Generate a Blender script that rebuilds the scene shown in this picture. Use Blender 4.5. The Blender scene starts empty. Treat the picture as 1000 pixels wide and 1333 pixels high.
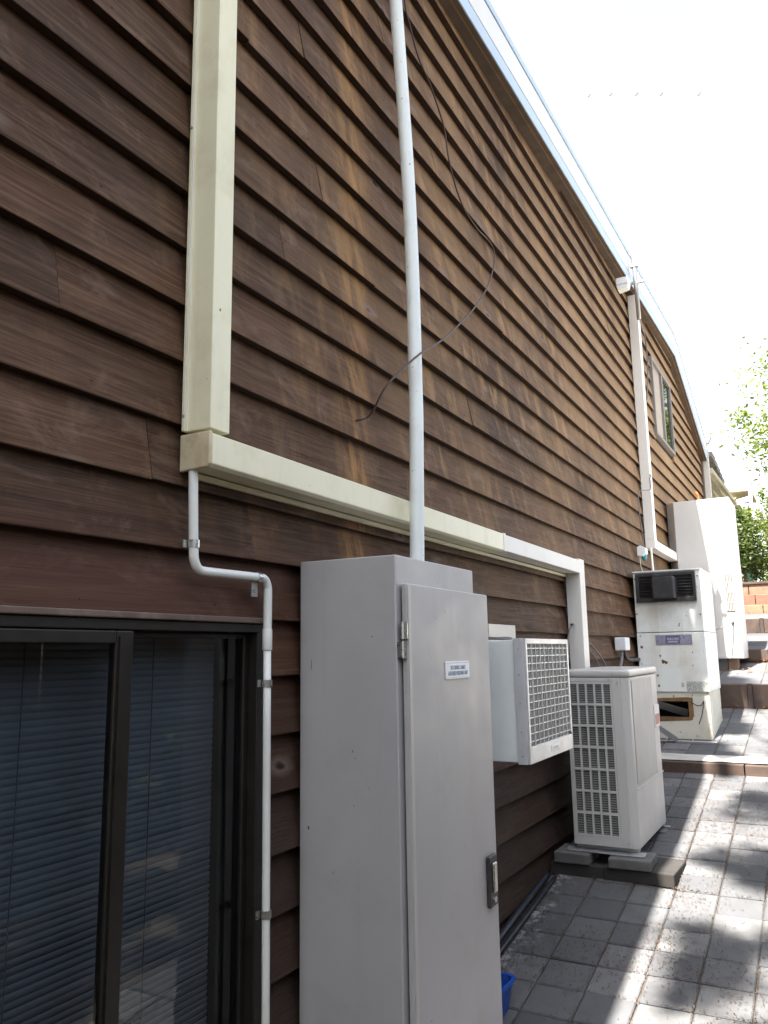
import bpy, bmesh, math, random
from mathutils import Vector, Matrix, Euler, noise
random.seed(7)
SC = bpy.context.scene
COL = SC.collection

# ------------------------------------------------------------------ camera
cam_d = bpy.data.cameras.new('camera')
cam = bpy.data.objects.new('camera', cam_d); COL.objects.link(cam)
cam_d.sensor_fit = 'HORIZONTAL'; cam_d.sensor_width = 36.0; cam_d.lens = 37.44
cam_d.clip_start = 0.02; cam_d.clip_end = 600
RX = (0.876453, 0.481237, -0.015523)
DN = (-0.097438, 0.145701, -0.984519)
FW = (-0.471525, 0.864397, 0.174591)
M = Matrix(((RX[0], -DN[0], -FW[0], 1.45), (RX[1], -DN[1], -FW[1], 0.0), (RX[2], -DN[2], -FW[2], 0.0), (0, 0, 0, 1)))
cam.matrix_world = M
SC.camera = cam

# ------------------------------------------------------------------ light
SUN = Vector((-0.105, -0.50, 1.0)).normalized()
world = bpy.data.worlds.new('World'); SC.world = world; world.use_nodes = True
nt = world.node_tree; nt.nodes.clear()
sky = nt.nodes.new('ShaderNodeTexSky'); sky.sky_type = 'NISHITA'; sky.sun_disc = False
sky.sun_elevation = math.asin(SUN.z); sky.sun_rotation = math.atan2(SUN.x, SUN.y)
sky.air_density = 1.0; sky.dust_density = 2.5; sky.ozone_density = 1.0; sky.altitude = 50
bg = nt.nodes.new('ShaderNodeBackground'); bg.inputs['Strength'].default_value = 0.081
wo = nt.nodes.new('ShaderNodeOutputWorld')
bw = nt.nodes.new('ShaderNodeRGBToBW'); nt.links.new(sky.outputs[0], bw.inputs[0])
hz_ = nt.nodes.new('ShaderNodeMix'); hz_.data_type = 'RGBA'; hz_.inputs[0].default_value = 0.55   # thin white veil of high cloud
nt.links.new(sky.outputs[0], hz_.inputs[6]); vl = nt.nodes.new('ShaderNodeMath'); vl.operation = 'MULTIPLY'; vl.inputs[1].default_value = 1.9; nt.links.new(bw.outputs[0], vl.inputs[0]); nt.links.new(vl.outputs[0], hz_.inputs[7]); nt.links.new(hz_.outputs[2], bg.inputs[0]); nt.links.new(bg.outputs[0], wo.inputs[0])
sun_d = bpy.data.lights.new('sun', 'SUN'); sun_d.energy = 5.0; sun_d.angle = math.radians(0.53)
sun_d.color = (1.0, 0.95, 0.86)
sun = bpy.data.objects.new('sun', sun_d); COL.objects.link(sun)
sun.rotation_euler = SUN.to_track_quat('Z', 'Y').to_euler(); sun.location = (0, -10, 20)
SC.view_settings.view_transform = 'Standard'; SC.view_settings.look = 'None'
SC.view_settings.gamma = 1.0; SC.view_settings.use_curve_mapping = False
SC.view_settings.exposure = 2.58
SC.render.engine = 'CYCLES'
SC.cycles.max_bounces = 6; SC.cycles.diffuse_bounces = 4; SC.cycles.glossy_bounces = 3
SC.cycles.transparent_max_bounces = 12; SC.cycles.caustics_reflective = False; SC.cycles.caustics_refractive = False

# ------------------------------------------------------------------ materials
def nodes(name):
    m = bpy.data.materials.new(name); m.use_nodes = True
    n = m.node_tree.nodes; n.clear()
    out = n.new('ShaderNodeOutputMaterial'); p = n.new('ShaderNodeBsdfPrincipled')
    m.node_tree.links.new(p.outputs[0], out.inputs[0])
    return m, m.node_tree, p, out
def lk(t, a, b): t.links.new(a, b)
def mapping(t, scale, world_co=False, rnd=0.0):
    if world_co:
        g = t.nodes.new('ShaderNodeNewGeometry'); src = g.outputs['Position']
    else:
        g = t.nodes.new('ShaderNodeTexCoord'); src = g.outputs['Object']
    mp = t.nodes.new('ShaderNodeMapping'); mp.inputs['Scale'].default_value = scale
    lk(t, src, mp.inputs['Vector'])
    if rnd:
        oi = t.nodes.new('ShaderNodeObjectInfo'); mu = t.nodes.new('ShaderNodeMath'); mu.operation = 'MULTIPLY'
        mu.inputs[1].default_value = rnd; lk(t, oi.outputs['Random'], mu.inputs[0])
        cb = t.nodes.new('ShaderNodeCombineXYZ')
        for i in range(3): lk(t, mu.outputs[0], cb.inputs[i])
        lk(t, cb.outputs[0], mp.inputs['Location'])
    return mp.outputs[0]
def noise_tex(t, vec, scale=1.0, detail=4.0, rough=0.55, dist=0.0):
    n = t.nodes.new('ShaderNodeTexNoise'); n.inputs['Scale'].default_value = scale
    n.inputs['Detail'].default_value = detail; n.inputs['Roughness'].default_value = rough
    n.inputs['Distortion'].default_value = dist
    lk(t, vec, n.inputs['Vector']); return n.outputs['Fac']
def ramp(t, fac, stops):
    r = t.nodes.new('ShaderNodeValToRGB'); e = r.color_ramp.elements
    while len(e) < len(stops): e.new(0.5)
    for i, (p, c) in enumerate(stops):
        e[i].position = p; e[i].color = (c if len(c) == 4 else (*c, 1)) if hasattr(c, '__len__') else (c, c, c, 1)
    lk(t, fac, r.inputs[0]); return r.outputs[0]
def mixc(t, fac, a, b, mode='MIX'):
    m = t.nodes.new('ShaderNodeMix'); m.data_type = 'RGBA'; m.blend_type = mode
    for sock, v in ((0, fac), (6, a), (7, b)):
        if hasattr(v, 'is_linked'): lk(t, v, m.inputs[sock])
        elif hasattr(v, '__len__'): m.inputs[sock].default_value = (*v, 1) if len(v) == 3 else v
        else: m.inputs[sock].default_value = v
    return m.outputs[2]
def math_n(t, op, a, b=None):
    m = t.nodes.new('ShaderNodeMath'); m.operation = op
    for i, v in enumerate((a, b)):
        if v is None: continue
        if hasattr(v, 'is_linked'): lk(t, v, m.inputs[i])
        else: m.inputs[i].default_value = v
    return m.outputs[0]
def bump(t, p, h, strength=0.3, dist=0.01):
    b = t.nodes.new('ShaderNodeBump'); b.inputs['Strength'].default_value = strength
    b.inputs['Distance'].default_value = dist
    lk(t, h, b.inputs['Height']); lk(t, b.outputs[0], p.inputs['Normal'])

def paint(name, col, rough=0.45, var=0.10, scale=3.0, dirt=None, speck=None, metallic=0.0, bmp=0.05, bscale=160, streak=None, world_co=False, rnd=0.0, spec=0.5):
    """weathered painted / moulded surface"""
    m, t, p, o = nodes(name)
    v = mapping(t, (1, 1, 1), world_co, rnd)
    n1 = noise_tex(t, v, scale, 5)
    dark = tuple(c * (1 - var) for c in col); lite = tuple(min(1, c * (1 + var * .6)) for c in col)
    c = ramp(t, n1, [(0.3, dark), (0.7, lite)])
    if dirt:
        dc, amt, ds = dirt
        n2 = noise_tex(t, v, ds, 6, 0.65)
        f = ramp(t, n2, [(0.5, 0.0), (0.78, amt)])
        c = mixc(t, f, c, dc)
    if streak:
        sc_, amt, ss = streak
        vs = mapping(t, (ss, ss, ss * .06), world_co)
        n3 = noise_tex(t, vs, 1.0, 4, 0.6)
        c = mixc(t, ramp(t, n3, [(0.52, 0.0), (0.8, amt)]), c, sc_)
    if speck:
        kc, thr, ks = speck
        n4 = noise_tex(t, v, ks, 2, 0.5)
        c = mixc(t, ramp(t, n4, [(thr, 0.0), (thr + .03, 1.0)]), c, kc)
    lk(t, c, p.inputs['Base Color'])
    p.inputs['Metallic'].default_value = metallic
    p.inputs['Specular IOR Level'].default_value = spec
    rr = ramp(t, noise_tex(t, v, scale * 4, 4), [(0.3, max(0, rough - .07)), (0.7, min(1, rough + .1))])
    lk(t, rr, p.inputs['Roughness'])
    if bmp: bump(t, p, noise_tex(t, v, bscale, 2), bmp, 0.002)
    return m

def wood_board(name='stained_timber'):
    m, t, p, o = nodes(name)
    R = 37.0
    vg = mapping(t, (10, 1.6, 42), False, R)         # growth figure
    vf = mapping(t, (40, 5, 260), False, R)          # fine grain
    vb = mapping(t, (2.2, 2.2, 4.5), False, R)       # patches
    wob = noise_tex(t, mapping(t, (1.2, 1.2, 5), False, R), 1.0, 3)
    big = noise_tex(t, vg, 0.55, 7, 0.62, 2.6)
    fine = noise_tex(t, vf, 1.0, 3, 0.6, 0.6)
    c = ramp(t, big, [(0.24, (0.034, 0.016, 0.009)), (0.44, (0.074, 0.038, 0.022)), (0.60, (0.110, 0.061, 0.038)), (0.82, (0.165, 0.100, 0.066))])
    c = mixc(t, ramp(t, fine, [(0.34, 0.42), (0.62, 0.0)]), c, (0.022, 0.012, 0.008))
    # board to board tone
    oi = t.nodes.new('ShaderNodeObjectInfo')
    tone = ramp(t, oi.outputs['Random'], [(0.0, (0.70, 0.68, 0.63)), (0.5, (0.95, 0.92, 0.86)), (1.0, (1.2, 1.14, 1.03))])
    c = mixc(t, 1.0, c, tone, 'MULTIPLY')
    # rubbed, greyed patches
    pn = noise_tex(t, vb, 1.3, 5, 0.68, 1.2)
    c = mixc(t, ramp(t, pn, [(0.53, 0.0), (0.74, 0.55)]), c, (0.225, 0.150, 0.112))
    pd = noise_tex(t, mapping(t, (1.5, 1.5, 4), False, R * 1.7), 1.6, 4, 0.6)
    c = mixc(t, ramp(t, pd, [(0.52, 0.0), (0.75, 0.6)]), c, (0.028, 0.016, 0.013))
    # run marks where water has washed the stain out: golden, tall and narrow
    g = t.nodes.new('ShaderNodeNewGeometry'); sp = t.nodes.new('ShaderNodeSeparateXYZ'); lk(t, g.outputs['Position'], sp.inputs[0])
    yb = t.nodes.new('ShaderNodeMapRange'); yb.inputs[1].default_value = 1.2; yb.inputs[2].default_value = 3.6
    lk(t, sp.outputs[1], yb.inputs[0])
    zb = t.nodes.new('ShaderNodeMapRange'); zb.inputs[1].default_value = 0.0; zb.inputs[2].default_value = 1.6
    lk(t, sp.outputs[2], zb.inputs[0])
    wx = math_n(t, 'MULTIPLY', yb.outputs[0], zb.outputs[0])
    vs = mapping(t, (3, 8.5, 2.4), False, R*.3)
    st = noise_tex(t, vs, 1.0, 5, 0.7, 0.4)
    vs2 = mapping(t, (2, 2.0, 3.2), True)
    sm = noise_tex(t, vs2, 1.0, 4, 0.6)
    sf = math_n(t, 'MULTIPLY', ramp(t, st, [(0.49, 0.0), (0.64, 1.0)]), ramp(t, sm, [(0.36, 0.0), (0.6, 0.9)]))
    sf = math_n(t, 'MULTIPLY', sf, math_n(t, 'ADD', math_n(t, 'MULTIPLY', wx, 0.62), 0.03))
    c = mixc(t, sf, c, (0.56, 0.33, 0.14))
    yd = math_n(t, 'ABSOLUTE', math_n(t, 'SUBTRACT', sp.outputs[1], 2.47))
    bd_ = t.nodes.new('ShaderNodeMapRange'); bd_.inputs[1].default_value = 0.13; bd_.inputs[2].default_value = 0.015; lk(t, yd, bd_.inputs[0])
    s2 = noise_tex(t, mapping(t, (3, 16, 2.6), True), 1.0, 5, 0.68, 0.5)
    c = mixc(t, math_n(t, 'MULTIPLY', bd_.outputs[0], ramp(t, s2, [(0.40, 0.0), (0.66, 0.85)])), c, (0.42, 0.215, 0.075))
    wide = noise_tex(t, mapping(t, (1, 1.3, 1.0), True), 1.0, 5, 0.65)
    wf = math_n(t, 'MULTIPLY', ramp(t, wide, [(0.36, 0.0), (0.64, 0.75)]), wx)  # broad golden tone up the wall: bleaching plus warm bounce in the colour
    c = mixc(t, wf, c, (0.240, 0.140, 0.064))
    fy = t.nodes.new('ShaderNodeMapRange'); fy.inputs[1].default_value = 4.0; fy.inputs[2].default_value = 9.5; lk(t, sp.outputs[1], fy.inputs[0])
    fz = t.nodes.new('ShaderNodeMapRange'); fz.inputs[1].default_value = 0.8; fz.inputs[2].default_value = 2.4; lk(t, sp.outputs[2], fz.inputs[0])
    ff = math_n(t, 'MULTIPLY', math_n(t, 'MULTIPLY', fy.outputs[0], fz.outputs[0]), ramp(t, wide, [(0.25, 0.40), (0.6, 0.85)]))  # upper far boards lightened, the stronger bounced light put into their colour
    c = mixc(t, ff, c, mixc(t, fine, (0.30, 0.185, 0.095), (0.42, 0.29, 0.17)))
    # the lower boards keep a redder coat of stain
    zr = t.nodes.new('ShaderNodeMapRange'); zr.inputs[1].default_value = 2.6; zr.inputs[2].default_value = 1.7
    lk(t, sp.outputs[1], zr.inputs[0])
    z2 = t.nodes.new('ShaderNodeMapRange'); z2.inputs[1].default_value = 0.34; z2.inputs[2].default_value = 0.22; lk(t, sp.outputs[2], z2.inputs[0])
    c = mixc(t, math_n(t, 'MULTIPLY', math_n(t, 'MULTIPLY', zr.outputs[0], z2.outputs[0]), 0.55), c, (0.095, 0.040, 0.028))
    # lowest boards darkened: the dim light near the paving is in the colour
    gr = t.nodes.new('ShaderNodeMapRange'); gr.inputs[1].default_value = 0.05; gr.inputs[2].default_value = -0.45; lk(t, sp.outputs[2], gr.inputs[0])
    gn = ramp(t, noise_tex(t, mapping(t, (3, 3, 3), True), 1.0, 5, 0.6), [(0.25, 0.55), (0.6, 1.0)])
    c = mixc(t, math_n(t, 'MULTIPLY', math_n(t, 'MULTIPLY', gr.outputs[0], gn), 0.72), c, (0.038, 0.031, 0.027))
    # knots
    vk = mapping(t, (0.01, 2.0, 4.2), False, R)
    vo = t.nodes.new('ShaderNodeTexVoronoi'); vo.inputs['Scale'].default_value = 1.0
    wv = t.nodes.new('ShaderNodeVectorMath'); wv.operation = 'ADD'
    nz = t.nodes.new('ShaderNodeTexNoise'); nz.inputs['Scale'].default_value = 5; lk(t, vk, nz.inputs['Vector'])
    sc_ = t.nodes.new('ShaderNodeVectorMath'); sc_.operation = 'SCALE'; sc_.inputs[3].default_value = 0.10
    lk(t, nz.outputs['Color'], sc_.inputs[0]); lk(t, vk, wv.inputs[0]); lk(t, sc_.outputs[0], wv.inputs[1])
    lk(t, wv.outputs[0], vo.inputs['Vector'])
    kd = vo.outputs['Distance']
    c = mixc(t, ramp(t, kd, [(0.060, 0.55), (0.15, 0.0)]), c, (0.22, 0.165, 0.135))
    c = mixc(t, ramp(t, kd, [(0.028, 0.95), (0.062, 0.0)]), c, (0.018, 0.011, 0.009))
    lk(t, c, p.inputs['Base Color'])
    lk(t, ramp(t, fine, [(0.3, 0.85), (0.7, 0.62)]), p.inputs['Roughness'])
    p.inputs['Specular IOR Level'].default_value = 0.22
    h = math_n(t, 'ADD', math_n(t, 'MULTIPLY', fine, 0.6), math_n(t, 'MULTIPLY', big, 0.8))
    bump(t, p, h, 0.45, 0.004)
    return m

def paver_mat(name='paver_concrete'):
    m, t, p, o = nodes(name)
    v = mapping(t, (1, 1, 1), True)
    oi = t.nodes.new('ShaderNodeObjectInfo')
    base = ramp(t, oi.outputs['Random'], [(0.0, (0.070, 0.074, 0.084)), (0.5, (0.102, 0.106, 0.117)), (0.8, (0.124, 0.126, 0.134)), (1.0, (0.185, 0.187, 0.192))])
    n1 = noise_tex(t, v, 9, 6, 0.62)
    c = mixc(t, ramp(t, n1, [(0.34, 0.55), (0.68, 0.0)]), base, (0.066, 0.064, 0.064))
    n2 = noise_tex(t, v, 4.2, 6, 0.7, 0.6)
    c = mixc(t, ramp(t, n2, [(0.60, 0.0), (0.78, 0.38)]), c, (0.27, 0.27, 0.265))
    n3 = noise_tex(t, v, 240, 2)
    c = mixc(t, ramp(t, n3, [(0.35, 0.35), (0.6, 0.0)]), c, (0.09, 0.085, 0.08))
    # pale bloom of lime along the wall
    sp = t.nodes.new('ShaderNodeSeparateXYZ'); lk(t, v, sp.inputs[0])
    ed = t.nodes.new('ShaderNodeMapRange'); ed.inputs[1].default_value = 0.20; ed.inputs[2].default_value = 0.07; lk(t, sp.outputs[0], ed.inputs[0])
    lf = math_n(t, 'MULTIPLY', ed.outputs[0], ramp(t, noise_tex(t, v, 16, 5, 0.7), [(0.50, 0.0), (0.64, 0.75)]))
    c = mixc(t, lf, c, (0.42, 0.43, 0.44))
    lk(t, c, p.inputs['Base Color']); p.inputs['Roughness'].default_value = 0.85
    p.inputs['Specular IOR Level'].default_value = 0.3
    bump(t, p, math_n(t, 'ADD', noise_tex(t, v, 300, 3), math_n(t, 'MULTIPLY', n1, 1.5)), 0.35, 0.003)
    return m

def glass_mat(name, tint=(0.5, 0.52, 0.54)):
    m, t, p, o = nodes(name)
    t.nodes.remove(p)
    tr = t.nodes.new('ShaderNodeBsdfTransparent'); tr.inputs[0].default_value = (*tint, 1)
    gl = t.nodes.new('ShaderNodeBsdfGlossy'); gl.inputs['Roughness'].default_value = 0.015
    fr = t.nodes.new('ShaderNodeFresnel'); fr.inputs[0].default_value = 1.5
    mx = t.nodes.new('ShaderNodeMixShader')
    gg = t.nodes.new('ShaderNodeNewGeometry'); fm = math_n(t, 'MULTIPLY', fr.outputs[0], math_n(t, 'SUBTRACT', 1.0, gg.outputs['Backfacing'])); lk(t, fm, mx.inputs[0]); lk(t, tr.outputs[0], mx.inputs[1]); lk(t, gl.outputs[0], mx.inputs[2])
    lk(t, mx.outputs[0], o.inputs[0]); return m

def leaf_mat(name, a, b, trans=0.45):
    m, t, p, o = nodes(name)
    g = t.nodes.new('ShaderNodeNewGeometry')
    c = ramp(t, g.outputs['Random Per Island'], [(0.0, a), (0.6, tuple((x + y) / 2 for x, y in zip(a, b))), (1.0, b)])
    lk(t, c, p.inputs['Base Color']); p.inputs['Roughness'].default_value = 0.5
    tl = t.nodes.new('ShaderNodeBsdfTranslucent'); lk(t, mixc(t, 1.0, c, (1.0, 1.15, 0.55), 'MULTIPLY'), tl.inputs[0])
    mx = t.nodes.new('ShaderNodeMixShader'); mx.inputs[0].default_value = trans
    lk(t, p.outputs[0], mx.inputs[1]); lk(t, tl.outputs[0], mx.inputs[2]); lk(t, mx.outputs[0], o.inputs[0])
    return m

M_ = {}
M_['wood'] = wood_board()
M_['paver'] = paver_mat()
M_['wood_edge'] = paint('underside_shade_stain', (0.040, 0.022, 0.017), 0.8, 0.25, 9, dirt=((0.065, 0.040, 0.030), 0.5, 7), bmp=0.15, bscale=60, rnd=17, spec=0.2)
M_['glass'] = glass_mat('tinted_glass', (0.74, 0.77, 0.80))
M_['glass_dark'] = glass_mat('upper_glass', (0.30, 0.32, 0.33))
M_['cream'] = paint('cream_powder_coat', (0.76, 0.72, 0.52), 0.38, 0.05, 2.5, dirt=((0.46, 0.36, 0.20), 0.42, 6), bmp=0.02, streak=((0.50, 0.41, 0.25), 0.32, 10), speck=((0.22, 0.15, 0.09), 0.76, 34))
M_['cream_dirty'] = paint('rust_smudged_cream', (0.58, 0.50, 0.34), 0.45, 0.15, 9, dirt=((0.30, 0.19, 0.08), 0.85, 11), bmp=0.02)
M_['white_trunk'] = paint('white_powder_coat', (0.74, 0.72, 0.68), 0.4, 0.05, 2.5, dirt=((0.5, 0.45, 0.38), 0.25, 5), bmp=0.02)
M_['pvc'] = paint('white_pvc', (0.76, 0.77, 0.73), 0.36, 0.05, 4, dirt=((0.50, 0.46, 0.36), 0.35, 6), bmp=0.01)
M_['pvc_pole'] = paint('pale_pvc', (0.72, 0.76, 0.75), 0.36, 0.05, 3, dirt=((0.46, 0.46, 0.42), 0.3, 7), speck=((0.20, 0.20, 0.19), 0.725, 55), bmp=0.01)
M_['cab'] = paint('beige_cabinet_paint', (0.475, 0.462, 0.465), 0.50, 0.05, 1.8, metallic=0.22, dirt=((0.30, 0.26, 0.21), 0.22, 6), speck=((0.20, 0.17, 0.14), 0.76, 42), bmp=0.18, bscale=230, streak=((0.36, 0.33, 0.29), 0.30, 8))
M_['cab_edge'] = paint('cabinet_edge_steel', (0.52, 0.50, 0.46), 0.4, 0.05, 3, bmp=0.02)
M_['steel'] = paint('bright_steel', (0.56, 0.56, 0.55), 0.3, 0.12, 20, metallic=0.9, bmp=0.02)
M_['zinc'] = paint('dull_zinc', (0.42, 0.43, 0.44), 0.45, 0.15, 12, metallic=0.7, bmp=0.03)
M_['blackplastic'] = paint('black_plastic', (0.022, 0.022, 0.026), 0.42, 0.15, 8, dirt=((0.12, 0.11, 0.10), 0.5, 9), bmp=0.03)
M_['ac_white'] = paint('ac_ivory', (0.51, 0.50, 0.49), 0.36, 0.04, 2, dirt=((0.46, 0.42, 0.36), 0.25, 5), streak=((0.50, 0.46, 0.40), 0.18, 12), bmp=0.06, bscale=300)
M_['ac_panel'] = paint('ac_panel_grey', (0.42, 0.415, 0.415), 0.5, 0.04, 2, dirt=((0.42, 0.39, 0.35), 0.2, 5), bmp=0.12, bscale=320)
M_['ac_dark'] = paint('ac_coil', (0.10, 0.105, 0.10), 0.5, 0.2, 8, bmp=0.0)
M_['ac_fin'] = paint('ac_fins', (0.27, 0.275, 0.265), 0.45, 0.15, 8, bmp=0.0)
M_['mint'] = paint('pale_mint_enamel', (0.74, 0.79, 0.80), 0.42, 0.05, 2.2, dirt=((0.42, 0.40, 0.32), 0.32, 5), speck=((0.30, 0.24, 0.16), 0.77, 30), bmp=0.08, bscale=200)
M_['anod'] = paint('anodised_aluminium', (0.62, 0.63, 0.66), 0.36, 0.06, 6, metallic=0.35, dirt=((0.40, 0.38, 0.34), 0.3, 9), bmp=0.02)
M_['heater'] = paint('heater_cream_enamel', (0.76, 0.785, 0.765), 0.48, 0.07, 2.4, dirt=((0.42, 0.33, 0.20), 0.45, 4), streak=((0.42, 0.33, 0.21), 0.4, 9), speck=((0.20, 0.13, 0.08), 0.735, 26), bmp=0.06)
M_['heater_base'] = paint('heater_base_enamel', (0.62, 0.60, 0.52), 0.55, 0.1, 3, dirt=((0.34, 0.25, 0.13), 0.7, 4), speck=((0.16, 0.10, 0.06), 0.70, 22), bmp=0.1)
M_['rust'] = paint('rust', (0.20, 0.115, 0.05), 0.85, 0.4, 14, dirt=((0.09, 0.05, 0.03), 0.8, 9), bmp=0.3)
M_['darkrust'] = paint('dark_burnt_steel', (0.055, 0.035, 0.026), 0.6, 0.4, 14, metallic=0.4, bmp=0.2)
M_['putty'] = paint('worn_aluminium_sticker', (0.33, 0.35, 0.33), 0.55, 0.1, 8, speck=((0.62, 0.62, 0.57), 0.56, 75), bmp=0.05)
M_['farcab'] = paint('far_cabinet_paint', (0.56, 0.55, 0.535), 0.45, 0.05, 2, dirt=((0.36, 0.30, 0.24), 0.2, 5), bmp=0.04)
M_['bronze'] = paint('dark_bronze_aluminium', (0.014, 0.011, 0.009), 0.42, 0.2, 6, dirt=((0.05, 0.038, 0.03), 0.35, 7), bmp=0.03)
M_['smear'] = paint('smeared_paint_trim', (0.14, 0.095, 0.075), 0.6, 0.3, 9, dirt=((0.30, 0.22, 0.18), 0.7, 8), bmp=0.2)
M_['slat'] = paint('blue_grey_slat', (0.31, 0.335, 0.36), 0.45, 0.06, 3, bmp=0.0)
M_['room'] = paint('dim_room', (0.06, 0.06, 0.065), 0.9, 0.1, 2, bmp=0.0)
M_['core'] = paint('sarking', (0.03, 0.025, 0.022), 0.9, 0.2, 3, bmp=0.0)
M_['fascia_dark'] = paint('dark_soffit_timber', (0.085, 0.058, 0.042), 0.7, 0.3, 9, bmp=0.2, bscale=60)
M_['fascia_edge'] = paint('raw_timber_bead', (0.20, 0.115, 0.055), 0.7, 0.3, 9, bmp=0.2, bscale=60)
M_['gutter'] = paint('sky_tinted_gutter', (0.46, 0.57, 0.72), 0.5, 0.05, 4, metallic=0.2, bmp=0.0)  # blue of the reflected sky is in the base colour
M_['gutter_white'] = paint('pale_metal_fascia', (0.70, 0.70, 0.68), 0.4, 0.05, 4, metallic=0.1, bmp=0.02)
M_['roof'] = paint('grey_roof_sheet', (0.30, 0.31, 0.32), 0.5, 0.1, 2, metallic=0.3, bmp=0.02)
M_['concrete'] = paint('pale_concrete', (0.45, 0.435, 0.405), 0.9, 0.2, 8, dirt=((0.22, 0.20, 0.17), 0.5, 6), bmp=0.5, bscale=120, world_co=True)
M_['slab'] = paint('grey_slab', (0.115, 0.114, 0.115), 0.9, 0.25, 10, dirt=((0.09, 0.08, 0.07), 0.6, 7), bmp=0.5, bscale=140, rnd=11)
M_['slab_dark'] = paint('dark_slab', (0.030, 0.027, 0.025), 0.92, 0.25, 10, dirt=((0.05, 0.042, 0.035), 0.5, 7), bmp=0.5, bscale=140, rnd=11)
M_['sleeper'] = paint('brown_sleeper', (0.062, 0.040, 0.031), 0.8, 0.35, 6, dirt=((0.17, 0.115, 0.08), 0.5, 5), bmp=0.5, bscale=60, rnd=9)
M_['post'] = paint('dark_steel_post', (0.045, 0.030, 0.026), 0.6, 0.3, 8, bmp=0.1)
M_['brick_red'] = paint('red_brick', (0.22, 0.095, 0.065), 0.85, 0.25, 12, dirt=((0.16, 0.08, 0.05), 0.5, 9), bmp=0.4, bscale=90, rnd=13)
M_['brick_orange'] = paint('orange_brick', (0.25, 0.145, 0.095), 0.85, 0.25, 12, dirt=((0.20, 0.12, 0.07), 0.5, 9), bmp=0.4, bscale=90, rnd=13)
M_['brick_brown'] = paint('brown_brick', (0.20, 0.125, 0.085), 0.85, 0.3, 12, dirt=((0.10, 0.07, 0.05), 0.5, 9), bmp=0.4, bscale=90, rnd=13)
M_['mortar'] = paint('sand_joint', (0.085, 0.072, 0.058), 0.95, 0.3, 20, dirt=((0.05, 0.035, 0.022), 0.7, 12), bmp=0.5, bscale=200, world_co=True)
M_['soil'] = paint('garden_soil', (0.085, 0.068, 0.048), 0.95, 0.35, 3, dirt=((0.08, 0.09, 0.035), 0.6, 1.5), bmp=0.6, bscale=40, world_co=True)
M_['litter'] = leaf_mat('dry_leaf_litter', (0.030, 0.016, 0.010), (0.105, 0.050, 0.026), 0.05)
M_['litter2'] = leaf_mat('orange_leaf_litter', (0.24, 0.09, 0.03), (0.42, 0.20, 0.07), 0.2)
M_['blue'] = paint('blue_plastic', (0.015, 0.085, 0.42), 0.32, 0.08, 5, dirt=((0.06, 0.09, 0.18), 0.4, 9), bmp=0.02)
M_['poly'] = paint('black_poly_pipe', (0.020, 0.022, 0.034), 0.38, 0.2, 9, dirt=((0.08, 0.075, 0.08), 0.4, 14), bmp=0.03)
M_['cable_brown'] = paint('brown_cable', (0.060, 0.036, 0.030), 0.5, 0.2, 9, bmp=0.0)
M_['cable_grey'] = paint('grey_cable', (0.14, 0.13, 0.13), 0.5, 0.2, 9, bmp=0.0)
M_['orange'] = paint('orange_plastic', (0.75, 0.14, 0.03), 0.4, 0.1, 9, bmp=0.0)
M_['red'] = paint('red_badge', (0.38, 0.11, 0.09), 0.35, 0.1, 20, bmp=0.0)
M_['sign'] = paint('white_sign', (0.78, 0.80, 0.82), 0.35, 0.02, 9, bmp=0.0)
M_['signink'] = paint('grey_blue_ink', (0.30, 0.36, 0.47), 0.5, 0.02, 9, bmp=0.0)
M_['plate'] = paint('violet_grey_label', (0.33, 0.32, 0.42), 0.3, 0.1, 14, metallic=0.4, bmp=0.0)
M_['plate_dark'] = paint('violet_label_panel', (0.13, 0.11, 0.23), 0.4, 0.1, 14, bmp=0.0)
M_['teal'] = paint('teal_lens', (0.02, 0.22, 0.24), 0.2, 0.1, 14, bmp=0.0)
M_['blind_grey'] = paint('taupe_blind', (0.36, 0.31, 0.27), 0.7, 0.05, 4, bmp=0.05)
M_['win_frame'] = paint('grey_window_frame', (0.20, 0.185, 0.17), 0.45, 0.1, 6, bmp=0.02)
M_['shingle'] = paint('grey_shingle', (0.20, 0.20, 0.20), 0.9, 0.3, 12, bmp=0.4, bscale=60, rnd=7)
M_['batten'] = paint('weathered_batten', (0.42, 0.38, 0.27), 0.8, 0.25, 8, bmp=0.3, bscale=60, rnd=7)
M_['white_wall'] = paint('white_boards', (0.78, 0.78, 0.76), 0.6, 0.04, 3, bmp=0.02)
M_['net'] = leaf_mat('green_shade_cloth', (0.16, 0.34, 0.24), (0.18, 0.36, 0.26), 0.5)
M_['bark'] = paint('bark', (0.11, 0.085, 0.06), 0.9, 0.4, 10, bmp=0.8, bscale=30)
M_['leaf_dark'] = leaf_mat('shrub_leaf', (0.035, 0.060, 0.018), (0.13, 0.165, 0.040), 0.4)
M_['leaf_lit'] = leaf_mat('bright_leaf', (0.085, 0.12, 0.030), (0.24, 0.27, 0.075), 0.55)
M_['leaf_tree'] = leaf_mat('tree_leaf', (0.035, 0.065, 0.020), (0.10, 0.14, 0.035), 0.35)
M_['leaf_autumn'] = leaf_mat('tan_leaf', (0.15, 0.14, 0.04), (0.26, 0.19, 0.06), 0.4)
M_['hedge'] = leaf_mat('blocking_leaf', (0.022, 0.040, 0.016), (0.060, 0.085, 0.028), 0.2)

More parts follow.
